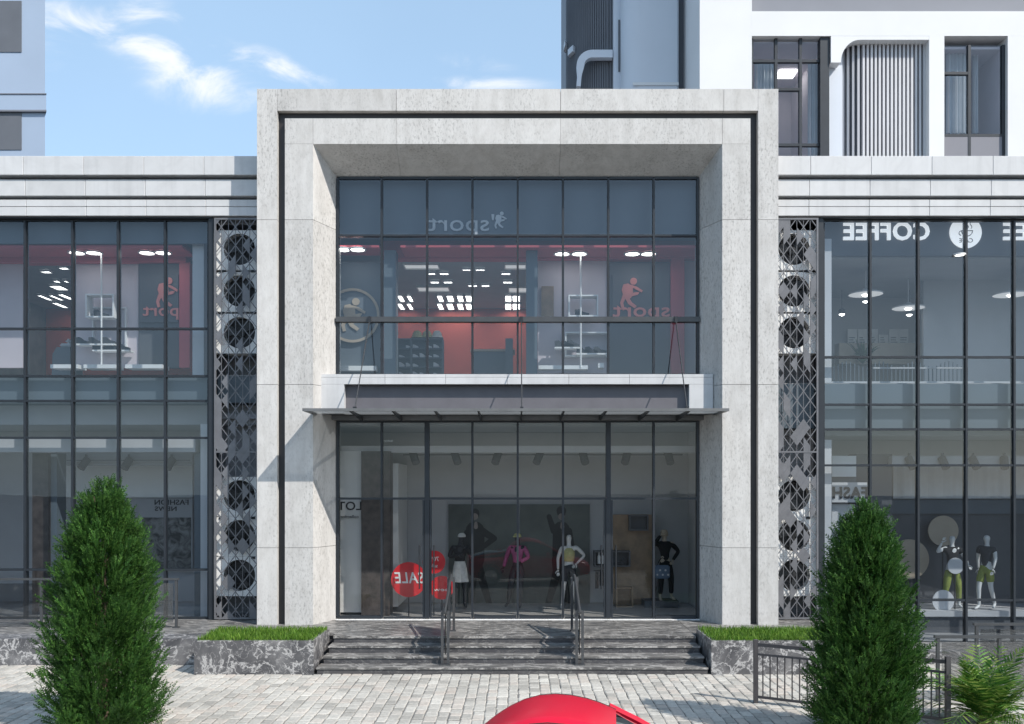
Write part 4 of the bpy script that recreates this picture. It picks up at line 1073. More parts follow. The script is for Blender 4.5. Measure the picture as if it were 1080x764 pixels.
def mannequin(p, H, yaw, pose, label, clothes, skin='mannequin_skin', extra=None):
    """p: point between the feet; pose gives elbows, hands, knees and feet in metres for a 1.72 m figure facing -Y"""
    r = thing('mannequin', label, 'mannequin', p)
    k = H / 1.72; ca, sa = math.cos(yaw), math.sin(yaw)
    def T(q): q = Vector(q) * k; return (p.x + q.x * ca - q.y * sa, p.y + q.x * sa + q.y * ca, p.z + q.z)
    lean = pose.get('lean', 0.)
    hip = V(pose.get('hipx', 0), 0, .93); spine = V(lean * .3, 0, 1.10); chest = V(lean * .7, 0, 1.28); neck = V(lean, .01, 1.44)
    hd = pose.get('head', (0, -.01)); h1 = neck + V(hd[0] * .4, -.01 + hd[1] * .3, .08); h2 = neck + V(hd[0], hd[1] - .015, .155); h3 = neck + V(hd[0] * 1.2, hd[1] - .005, .235)
    chains = [[(hip, (.13, .095)), (spine, (.105, .08)), (chest, (.135, .095)), (neck, .05), (h1, .052), (h2, (.072, .088)), (h3, (.05, .062))]]
    hands = []
    for s, nm in ((-1, 'L'), (1, 'R')):
        sh = V(lean * .9 + s * .165, 0, 1.39); el = V(*pose['el' + nm]); wr = V(*pose['ha' + nm]); d = (wr - el).normalized()
        chains.append([(chest, (.135, .095)), (sh, .058), (el, .040), (wr, .026)])
        palm = wr + d * .055
        hands.append([(wr, .026), (palm, (.022, .036))])
        sd = d.cross(V(0, 1, 0)); sd = (sd if sd.length > .1 else V(1, 0, 0)).normalized()
        for j, (off, L) in enumerate(((-.026, .062), (-.009, .078), (.009, .072), (.026, .056))):
            a = palm + sd * off * .6 + d * .012; b = palm + sd * off + d * (.03 + L * .45); c = b + (d + V(0, -.35, -.1)).normalized() * L * .55
            hands.append([(a, .010), (b, .0085), (c, .006)])
        hands.append([(palm - d * .03 + sd * .02 * s, .012), (palm + sd * .05 * s + d * .005, .010), (palm + sd * .062 * s + d * .04, .007)])
        hp = hip + V(s * .085, 0, -.06); kn = V(*pose['kn' + nm]); an = V(*pose['an' + nm])
        tw = V(*pose.get('to' + nm, (s * .03, -.15, 0))); toe = V(an.x + tw.x, an.y + tw.y, max(.022, an.z - .075 + tw.z))
        chains.append([(hip, (.13, .095)), (hp, .092), (kn, .056), (an, .036), (an + (toe - an) * .45 + V(0, 0, -.012), .036), (toe, .024)])
    mb = MB()
    for cs in (chains,):
        res = skin_mesh([[(T(q), (rr[0] * k, rr[1] * k) if isinstance(rr, tuple) else rr * k) for q, rr in c] for c in cs])
        mb.add(*res)
    for c in (hands[:0] or hands):
        res = skin_mesh([[(T(q), (rr[0] * k, rr[1] * k) if isinstance(rr, tuple) else rr * k) for q, rr in c]], 1); mb.add(*res)
    mb.build('body', skin, r, True)
    def sk(name, mat, cs, grow):
        res = skin_mesh([[(T(q), tuple((a + grow) * k for a in rr) if isinstance(rr, tuple) else (rr + grow) * k) for q, rr in c] for c in cs]); MB().add(*res).build(name, mat, r, True)
    for kind, mat in clothes:
        if kind in ('shirt', 'jacket', 'vest'):
            cs = [[(hip + V(0, 0, .0 if kind != 'vest' else .12), (.132, .10)), (spine, (.115, .095)), (chest, (.15, .118)), (neck + V(0, -.005, -.02), .066)]]
            if kind != 'vest':
                for s, nm in ((-1, 'L'), (1, 'R')):
                    sh = V(lean * .9 + s * .165, 0, 1.39); el = V(*pose['el' + nm]); wr = V(*pose['ha' + nm])
                    end = [(el, .042), (wr, .030)] if kind == 'jacket' else [(sh.lerp(el, .55), .056)]
                    cs.append([(chest, (.15, .118)), (sh, .066)] + end)
            sk('shirt' if kind == 'shirt' else kind, mat, cs, .010 if kind != 'vest' else .014)
        elif kind in ('shorts', 'trousers'):
            cs = [[(hip + V(0, 0, .10), (.118, .09)), (hip, (.13, .1))]]
            for s, nm in ((-1, 'L'), (1, 'R')):
                hp = hip + V(s * .085, 0, -.06); kn = V(*pose['kn' + nm]); an = V(*pose['an' + nm])
                cs.append([(hip, (.13, .1)), (hp, .097), (hp.lerp(kn, .8), .075)] + ([(kn, .062), (kn.lerp(an, .85), .045)] if kind == 'trousers' else []))
            sk(kind, mat, cs, .011)
        elif kind == 'skirt':
            c = T(hip); m = MB(); n = 28; prof = ((.118, .13), (.15, .0), (.20, -.34)); vs = []
            for rr, h in prof + tuple((a - .008, b) for a, b in prof[::-1]):
                for j in range(n):
                    a = 2 * math.pi * j / n; f = 1 + (.04 * math.sin(a * 7) if h < -.1 else 0); vs.append((c[0] + rr * k * f * math.cos(a), c[1] + rr * k * f * .78 * math.sin(a), c[2] + h * k))
            L = len(prof) * 2; m.add(vs, [(i * n + j, i * n + (j + 1) % n, ((i + 1) % L) * n + (j + 1) % n, ((i + 1) % L) * n + j) for i in range(L) for j in range(n)])
            m.build('skirt', mat, r, True)
        elif kind == 'cap':
            c = Vector(T(h2)); m = MB(); m.lathe([(0, .115 * k), (.05 * k, .108 * k), (.085 * k, .07 * k), (.094 * k, .02 * k), (.09 * k, .018 * k)], c, 18)
            a = Vector(T(h2 + V(0, -.13, .035))); m.bar(Vector(T(h2 + V(0, -.06, .04))), a, .13 * k, .012); m.build('cap', mat, r, True)
        elif kind == 'hair':
            c = Vector(T(h2)); m = MB(); m.lathe([(0, .125 * k), (.06 * k, .11 * k), (.092 * k, .05 * k), (.095 * k, -.02 * k), (.085 * k, -.04 * k)], c + Vector((0, .012, 0)), 18); m.build('hair', mat, r, True)
    return r
stand = dict(elL=(-.27, .05, 1.14), haL=(-.27, -.02, .92), elR=(.27, .05, 1.14), haR=(.27, -.02, .92), knL=(-.10, -.02, .50), anL=(-.11, .02, .09), knR=(.10, -.02, .50), anR=(.11, .02, .09))
def P_(**k): d = dict(stand); d.update(k); return d
def feet(px, py, z, Y=None):
    D = (EYE - z) * F / (py - VY) if Y is None else Y + 18
    return Vector(((px - VX) * D / F, D - 18, z))
fz = TZ + .001
mannequin(feet(485, 0, fz, 2.55), 1.66, .15, P_(elL=(-.25, -.03, 1.16), haL=(-.05, -.17, 1.20), elR=(.26, -.05, 1.18), haR=(.10, -.2, 1.36), head=(.04, -.02)), 'mannequin in white skirt, black top and cap beside the red discs', [('jacket', 'cloth_black'), ('skirt', 'cloth_white'), ('cap', 'cloth_white')], 'cloth_grey')
mannequin(feet(546, 0, fz, 2.5), 1.66, -.35, P_(elL=(-.30, .08, 1.16), haL=(-.34, .0, .92), elR=(.26, .02, 1.16), haR=(.12, -.16, 1.06), knL=(-.16, -.04, .50), anL=(-.26, .08, .10), knR=(.07, -.05, .50), anR=(.08, -.04, .09)), 'mannequin in pink jacket and yellow cap striding before the two posters', [('jacket', 'cloth_pink'), ('trousers', 'cloth_grey'), ('cap', 'cloth_yellow')], 'cloth_grey')
mannequin(feet(600, 0, fz, 2.45), 1.66, .0, P_(elL=(-.25, .02, 1.13), haL=(-.25, -.06, .88), elR=(.36, .04, 1.19), haR=(.17, -.09, 1.02), knL=(-.12, -.03, .5), anL=(-.15, .02, .09), knR=(.12, -.03, .5), anR=(.16, .02, .09)), 'mannequin in lime vest with one hand on its hip, before the right poster', [('vest', 'cloth_yellow'), ('shorts', 'cloth_grey')], 'mannequin_skin')
d_ = at(701, 634, 2.75)
mannequin(Vector((d_.x, 2.75, d_.z + .002)), 1.60, .25, P_(elL=(-.30, -.05, 1.36), haL=(-.15, -.12, 1.58), elR=(.38, .04, 1.18), haR=(.18, -.08, .98), knR=(.14, -.06, .5), anR=(.20, .06, .1), head=(-.02, -.02), hipx=.02), 'mannequin in black holding its head, on the low dark pedestal', [('jacket', 'cloth_black'), ('trousers', 'cloth_black'), ('hair', 'int_beige')], 'mannequin_tan')
# handbag hanging at its hip
c = at(699, 604, 2.52); bg = thing('handbag', 'grey blue patterned handbag held by the mannequin on the dark pedestal', 'handbag', c)
m = MB(); m.box(c.x - .18, c.x + .16, c.y, c.y + .09, c.z - .14, c.z + .16, .03); m.build('bag_body', 'cloth_denim', bg)
m = MB(); m.tube([(c.x - .12 + .24 * i / 8, c.y + .045, c.z + .15 + .17 * math.sin(math.pi * i / 8)) for i in range(9)], .012, 6); m.build('handle', 'cloth_black', bg, True)
m = MB()
for i in range(5): m.disc((c.x - .12 + .06 * i, c.z - .05 + .1 * (i % 2)), .022, c.y - .006, c.y - .001, 10)
m.build('pattern', 'cloth_white', bg)
e_ = at(1004, 648.5, 2.35)
mannequin(Vector((e_.x, 2.35, az(644.5, 2.0) + .002)), 1.64, .1, P_(elL=(-.36, .0, 1.30), haL=(-.30, -.10, 1.52), elR=(.30, -.02, 1.16), haR=(.30, -.16, 1.02), knL=(-.15, -.03, .5), anL=(-.23, .03, .10), knR=(.13, -.05, .5), anR=(.17, .0, .09)), 'white mannequin in black shirt and lime leggings behind a small beige disc', [('shirt', 'cloth_black'), ('trousers', 'cloth_lime')], 'mannequin_skin')
f_ = at(1040, 648, 2.25)
mannequin(Vector((f_.x, 2.25, az(644.5, 2.0) + .002)), 1.66, -.9, P_(elL=(-.24, .12, 1.14), haL=(-.22, .10, .90), elR=(.22, -.02, 1.14), haR=(.2, -.1, .93), knL=(-.10, -.14, .5), anL=(-.10, -.12, .09), knR=(.10, .0, .52), anR=(.10, .20, .12), lean=.02), 'white mannequin walking sideways in dark shirt and lime shorts on the white platform', [('shirt', 'cloth_grey'), ('shorts', 'cloth_lime')], 'mannequin_skin')

# ================================================================== TOWERS BEHIND
TW = thing('apartment_tower', 'tall white apartment tower with curved ribbed walls rising behind the cafe wing', 'building', (6, 8, 9.5))
TB, TT = 9.66, 32.0
def tb(name, mat, *bx, smooth=False, parent=None):
    m = MB()
    for b in bx: m.box(*b)
    return m.build(name, mat, parent or TW, smooth)
YF = 6.0; X = lambda px, Y=YF: ax(px, Y); Zp = lambda py, Y=YF: az(py, Y)
zsl0, zsl1 = Zp(38), Zp(12)
m = MB()
m.box(X(738), X(793), YF, YF + 6, TB, TT)                                   # plain wall
m.box(X(793) + .002, X(1200), YF + .003, YF + 6, zsl0, zsl1)                 # storey band
m.box(X(980), X(996), YF + .001, YF + .6, TB, zsl0 - .002)                   # pillar
m.box(X(1063), X(1200), YF + .002, YF + .8, TB, zsl0 - .002)
m.build('tower_wall', 'tower_white', TW)
# arch with a rounded corner over the ribbed wall
pts = [(X(876.5), Zp(66)), (X(876.5), zsl0 - .003), (X(980) - .003, zsl0 - .003), (X(980) - .003, Zp(42))]
for i in range(11):
    a = math.pi / 2 * i / 10; pts.append((X(907) - (X(907) - X(887)) * math.sin(a), Zp(66) + (Zp(42) - Zp(66)) * math.cos(a)))
MB().prism(pts, YF + .004, YF + .32, 'y').build('arch', 'tower_white', TW)
tb('recess_wall', 'tower_shade', (X(874), ax(888.5, YF + .34), YF + .34, YF + .6, TB, zsl0 - .004))
tb('upper_storey', 'tower_grey', (X(793) + .003, X(1200), YF + .4, YF + 6, zsl1 + .002, TT))
# ribbed curved wall
core, ribs_ = MB(), MB(); path = []
YR0 = YF + .30; xa, xb = ax(908, YR0), ax(978, YR0); rr = .62
for i in range(60):
    s = i / 59; path.append(None)
plan = [(xb - i * .105, YR0, 0.) for i in range(int((xb - xa) / .105) + 1)]
xs_ = plan[-1][0]
for i in range(1, 9): a = math.pi / 2 * i / 8; plan.append((xs_ - rr * math.sin(a), YR0 + rr * (1 - math.cos(a)), a))
for i in range(1, 6): plan.append((xs_ - rr, YR0 + rr + i * .11, math.pi / 2))
core.prism([(x + .07 * math.sin(a), y + .07 * math.cos(a)) for x, y, a in plan] + [(plan[-1][0] + .4, plan[-1][1]), (plan[0][0], plan[0][1] + .4)], TB, zsl0 - .005, 'z')
for x, y, a in plan:
    d = Vector((-math.sin(a), -math.cos(a), 0)) * .0; u = Vector((math.cos(a), -math.sin(a), 0)) * .027; nn = Vector((-math.sin(a), -math.cos(a), 0)) * .06; c = Vector((x, y, 0))
    q = [c - u - nn * .9, c + u - nn * .9, c + u + nn, c - u + nn]; ribs_.prism([(v.x, v.y) for v in q], TB, zsl0 - .006, 'z')
co = core.build('ribbed_wall', 'tower_slot', TW); ribs_.build('wall_ribs', 'tower_rib', co)
# windows with frames, curtains and rooms
def tower_window(px0, px1, py0, py1, vs, hs, part_h=()):
    fr = MB(); x0, x1, z0, z1 = X(px0), X(px1), max(TB, Zp(py1)), Zp(py0)
    for v in [px0] + list(vs) + [px1]: fr.box(X(v) - .035, X(v) + .035, YF + .12, YF + .24, z0, z1)
    allv = [px0] + list(vs) + [px1]
    for h in hs:
        for a, b in zip(allv[:-1], allv[1:]): fr.box(X(a) + .036, X(b) - .036, YF + .125, YF + .235, Zp(h) - .035, Zp(h) + .035)
    for a, b, h in part_h: fr.box(X(a) + .036, X(b) - .036, YF + .125, YF + .235, Zp(h) - .035, Zp(h) + .035)
    o = fr.build('tower_window', 'frame_metal', TW)
    MB().add([(x0, YF + .17, z0), (x1, YF + .17, z0), (x1, YF + .17, z1), (x0, YF + .17, z1)], [(0, 1, 2, 3)]).build('glazing', 'glazing', o)
    rm = MB(); rm.box(x0 - .05, x1 + .05, YF + 3.2, YF + 3.3, TB, z1); rm.box(x0 - .06, x0 - .002, YF + .25, YF + 3.19, TB, z1); rm.box(x1 + .002, x1 + .06, YF + .25, YF + 3.19, TB, z1); rm.box(x0 - .05, x1 + .05, YF + .25, YF + 3.19, z1 - .06, z1 - .003); rm.box(x0 - .05, x1 + .05, YF + .25, YF + 3.19, TB - .02, TB + .04)
    rm.build('room_wall', 'int_mauve', o); return o
def drape(px0, px1, py0, py1, Y, parent, n=9):
    m = MB(); x0, x1, z0, z1 = ax(px0, Y), ax(px1, Y), max(TB + .05, az(py1, Y)), az(py0, Y); N = n * 8
    q = [(x0 + (x1 - x0) * i / N, Y + .05 * math.sin(2 * math.pi * i / 8 + .6 * math.sin(i * .37))) for i in range(N + 1)]
    for a, b in zip(q[:-1], q[1:]): m.add([(a[0], a[1], z0), (b[0], b[1], z0), (b[0], b[1], z1), (a[0], a[1], z1)], [(0, 1, 2, 3)])
    m.build('curtain', 'curtain', parent, True)
w1 = tower_window(794, 873, 38, 166, (820, 846), (62, 151), ((820, 846, 92),))
MB().box(X(866), X(875.5), YF + .06, YF + .3, TB, zsl0 - .004).build('edge_post', 'frame_metal', w1)
drape(796, 818, 66, 100, YF + .5, w1, 6); drape(852, 868, 66, 166, YF + .6, w1, 4)
c = at(829, 76, YF + 2.05); m = MB(); m.box(c.x - .25, c.x + .25, c.y - .25, c.y + .25, zsl0 - .10, zsl0 - .063); m.build('ceiling_lamp', 'panel_lamp', w1)
w2 = tower_window(997, 1061, 45, 163, (1025,), (141,), ((997, 1025, 75),))
MB().box(X(997.5), X(1060), YF + .13, YF + .16, TB, Zp(141.5)).build('spandrel_panel', 'panel_grey', w2)
drape(998, 1022, 50, 141, YF + .5, w2, 6); drape(1026, 1031, 50, 141, YF + .6, w2, 2)
# shaded recess left of the white wall
YR = 8.0
m = MB()
xa, xb = ax(657.5, YR), ax(716, YR); rr = .55
pl = [(xb, YR + 2.5), (xb, YR + .05)] + [(xb - .05 - 0 * i, YR) for i in range(1)] + [(xa + rr - rr * math.sin(math.pi / 2 * i / 10), YR + rr - rr * math.cos(math.pi / 2 * i / 10)) for i in range(11)] + [(xa, YR + 2.5)]
m.prism(pl, TB, TT, 'z'); m.build('rounded_wall', 'tower_shade', TW, True)
tb('recess_strip', 'tower_slot', (ax(716, YR) + .002, X(738) + .3, YR + .35, YR + 2.5, TB, TT))
m = MB(); m.box(ax(690, YR) - .6, ax(716, YR) - .01, YR - .035, YR - .003, az(90.5, YR), az(87.5, YR)); m.build('sill_band', 'tower_white', TW)
# far ribbed part with balcony slabs
YB = 9.0; m = MB(); rb = MB()
cxr = ax(640, YB); rx_, ry_ = ax(640, YB) - ax(597.5, YB + 1.5), 1.5
arc = [(cxr - rx_ * math.sin(math.pi / 2 * i / 26), YB + ry_ * (1 - math.cos(math.pi / 2 * i / 26))) for i in range(27)]
m.prism([(cxr + .3, YB + .0)] + arc + [(arc[-1][0], YB + 5), (cxr + .3, YB + 5)], TB, TT, 'z'); rw_ = m.build('ribbed_bay', 'tower_grey', TW)
for i in range(0, 27):
    x, y = arc[i]; rb.box(x - .022, x + .022, y - .07, y + .05, TB, TT - .1)
for i in range(1, 3): x = cxr + i * .1; rb.box(x - .022, x + .022, YB - .07, YB + .05, TB, TT - .1)
rb.build('bay_ribs', 'tower_slot', rw_)
m = MB(); m.box(ax(646, YB), ax(656.5, YB), YB - .25, YB + 4, TB, TT); m.build('bay_pillar', 'tower_shade', TW)
m = MB(); m.box(ax(651, YB), ax(653, YB), YB - .275, YB - .253, az(80, YB), az(26, YB)); m.build('slot_window', 'tower_slot', TW)
# white arch trim of the loggia and short trim pieces round the bend
def trim(path, w, y0, y1):
    m = MB(); P = [Vector(q) for q in path]; lo, hi = [], []
    for i, p in enumerate(P):
        d = (P[min(i + 1, len(P) - 1)] - P[max(i - 1, 0)]).normalized(); n_ = Vector((-d.y, d.x)); ww = w * (1 if i < len(P) - 2 else .55)
        lo.append(p - n_ * ww / 2); hi.append(p + n_ * ww / 2)
    m.prism([(q.x, q.y) for q in lo + hi[::-1]], y0, y1, 'y'); m.build('arch_trim', 'tower_shade', TW)
X9 = lambda px: ax(px, YB); Z9 = lambda py: az(py, YB)
pth = [(X9(645), Z9(62)), (X9(624), Z9(62))]
for i in range(1, 9):
    a = math.pi / 2 * i / 8; pth.append((X9(624) - (X9(624) - X9(611.5)) * math.sin(a), Z9(62) - (Z9(62) - Z9(74)) * (1 - math.cos(a))))
pth += [(X9(610.5), Z9(84)), (X9(609.5), Z9(96))]
trim(pth, .22, YB - .32, YB - .10)
for i0, i1, py0, py1 in ((15, 20, 40.5, 47), (22, 27, 25.5, 31.5)):
    q = arc[i0:i1]; m = MB(); m.prism([(x - .10, y - .16) for x, y in q] + [(x, y + .02) for x, y in q][::-1], Z9(py1), Z9(py0), 'z'); m.build('arch_trim', 'tower_shade', TW)
# left tower, its right edge just inside the picture
LT = thing('distant_tower', 'pale blue tower block far beyond the red sport shop wing', 'building', (-30, 27, 0))
YL = 22.0; x1 = ax(47.5, YL)
skew = lambda o_, y0_: [(x1 - 14, YL - o_), (x1 + o_, YL - o_), (x1 + o_ - 7, YL + 11), (x1 - 14, YL + 11)]
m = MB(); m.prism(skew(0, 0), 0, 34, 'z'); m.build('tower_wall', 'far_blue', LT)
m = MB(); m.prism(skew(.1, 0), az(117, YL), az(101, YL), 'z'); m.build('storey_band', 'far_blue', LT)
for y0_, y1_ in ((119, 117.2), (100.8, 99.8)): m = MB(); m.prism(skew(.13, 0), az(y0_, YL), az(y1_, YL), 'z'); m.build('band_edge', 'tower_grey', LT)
for k in range(6):
    for j in range(3): m = MB(); m.box(x1 - 2.4 - j * 4, x1 - 1.0 - j * 4, YL - .03, YL - .004, 5 + k * 4.2, 7.2 + k * 4.2); m.build('tower_window', 'tower_slot', LT)

# ================================================================== TREES AND SHRUB
def conifer(name, base, H, prof, seed, label, n_plume=150):
    r = random.Random(seed); root = thing(name, label, 'tree', base)
    tr = MB(); bx, by = base[0], base[1]
    tr.tube([(bx, by, -.02), (bx + .01, by, H * .4), (bx - .01, by + .01, H * .88)], .085, 10, r_end=.012)
    for k in range(24):
        h = H * r.uniform(.08, .8); a = r.uniform(0, 6.28); L = .55 * radius(prof, h / H)
        tr.tube([(bx, by, h), (bx + math.cos(a) * L * .6, by + math.sin(a) * L * .6, h + .16), (bx + math.cos(a) * L, by + math.sin(a) * L, h + .45)], .018, 5, r_end=.005)
    tr.build('trunk', 'bark', root, True)
    cr = MB(); vs, fs = cr.v, cr.f
    def spray(p, d, L, dens):
        d = d.normalized(); u = d.cross(Vector((0, 0, 1)));
        if u.length < .05: u = Vector((1, 0, 0))
        u.normalize(); w = d.cross(u)
        roll = r.uniform(0, 3.14); s1 = u * math.cos(roll) + w * math.sin(roll); s2 = d.cross(s1)
        n = dens
        for i in range(n):
            t = (i + .5) / n; c = p + d * (L * t)
            for s in (-1, 1):
                dirn = (d * r.uniform(.75, 1.1) + s1 * s * r.uniform(.35, .8) + s2 * r.uniform(-.45, .45)).normalized()
                l = L * (.34 - .16 * t) * r.uniform(.75, 1.3); wd = .0052 + .0026 * r.random(); nv = dirn.cross(s2 if abs(dirn.dot(s2)) < .9 else s1).normalized() * wd
                b = len(vs); q = c + dirn * l * .5
                vs.extend([c[:], (q + nv)[:], (c + dirn * l)[:], (q - nv)[:]]); fs.append((b, b + 1, b + 2, b + 3))
        b = len(vs); nv = s1 * .006
        vs.extend([p[:], (p + d * L * .6 + nv)[:], (p + d * L * 1.12)[:], (p + d * L * .6 - nv)[:]]); fs.append((b, b + 1, b + 2, b + 3))
    # plumes: upright feathery branches that start near the trunk and end at the envelope
    gold = math.pi * (3 - math.sqrt(5))
    for i in range(n_plume):
        f = ((i + .5) / n_plume) ** .92; f = min(max(f + r.uniform(-.02, .02), .01), .93)
        a = i * gold + r.uniform(-.4, .4); h0 = H * f * .93; Rr = radius(prof, f) * r.uniform(.86, 1.10)
        rise = r.uniform(.22, .42) * (1 if f < .75 else .8); out = Vector((math.cos(a), math.sin(a), 0)); tip = Vector((bx, by, 0)) + out * Rr + Vector((0, 0, min(h0 + rise * .8, H * .985)))
        st = Vector((bx, by, max(.03, h0 - .25))) + out * Rr * .22
        mid = st.lerp(tip, .55) + out * Rr * .16 - Vector((0, 0, .05))
        pts = [st, mid, tip]
        wdt = .11 + .11 * radius(prof, f)
        ns = 62 if f < .85 else 36
        for k in range(ns):
            t = .15 + .85 * (k + r.random()) / ns
            p = st.lerp(mid, t).lerp(mid.lerp(tip, t), t)
            tang = (mid.lerp(tip, t) - st.lerp(mid, t)).normalized()
            jit = Vector((r.gauss(0, 1), r.gauss(0, 1), r.gauss(0, 1))); jit -= tang * jit.dot(tang)
            off = jit * wdt * (1.0 - .55 * t) * .55
            d = tang * .9 + jit * .33 + Vector((0, 0, .38)) + out * .18
            spray(p + off, d, r.uniform(.10, .19), 5)
    # top leaders
    for k in range(9):
        a = r.uniform(0, 6.28); q = Vector((bx + math.cos(a) * .16 * r.random(), by + math.sin(a) * .1, H * r.uniform(.86, .93)))
        for j in range(16): spray(q + Vector((r.gauss(0, .03), r.gauss(0, .03), j * .011 * (H - q.z) / .2)), Vector((r.gauss(0, .35), r.gauss(0, .35), 1)), r.uniform(.09, .15), 5)
    # loose inner foliage that keeps the crown opaque
    for k in range(3200):
        f = .9 * r.random() ** 1.5; a = r.uniform(0, 6.28); Rr = radius(prof, f) * math.sqrt(r.random()) * .70
        spray(Vector((bx + math.cos(a) * Rr, by + math.sin(a) * Rr, H * f)), Vector((math.cos(a) * .6, math.sin(a) * .6, 1)), r.uniform(.14, .24), 4)
    cr.build('crown', 'conifer', root)
    return root
def radius(prof, f):
    for (a, ra), (b, rb) in zip(prof[:-1], prof[1:]):
        if f <= b: return ra + (rb - ra) * (f - a) / (b - a)
    return prof[-1][1]
pl_ = [(0, .66), (.08, .71), (.28, .65), (.45, .60), (.62, .54), (.76, .47), (.86, .33), (.93, .18), (1.0, .02)]
q = at(109, 510, -6.0); conifer('conifer', (q.x, -6.0, 0), 3.24, pl_, 21, 'bushy bright green conifer with a broad rounded top, before the FASHION NEWS shop')
pr_ = [(0, .62), (.10, .66), (.33, .58), (.55, .49), (.68, .45), (.78, .38), (.87, .26), (.94, .13), (1.0, .02)]
q = at(912, 527, -6.35); conifer('conifer', (q.x, -6.35, 0), 2.96, pr_, 33, 'dark green pointed conifer standing before the bar fence and FASH sign')
q = at(1040, 740, -5.75)
c = Vector((q.x, -5.75, 0)); r = thing('fern_shrub', 'yellow green feathery fern shrub before the low metal railing', 'shrub', c)
leafy('f', c + Vector((0, 0, .04)), 1.15, 60, 1.0, 'fern', 8, '', '', .03, .75, 17).build('fronds', 'fern', r)
m = MB(); m.lathe([(0, .0), (.12, .0), (.10, .09), (.03, .13), (0, .14)], c, 12); m.build('stem_base', 'bark', r)

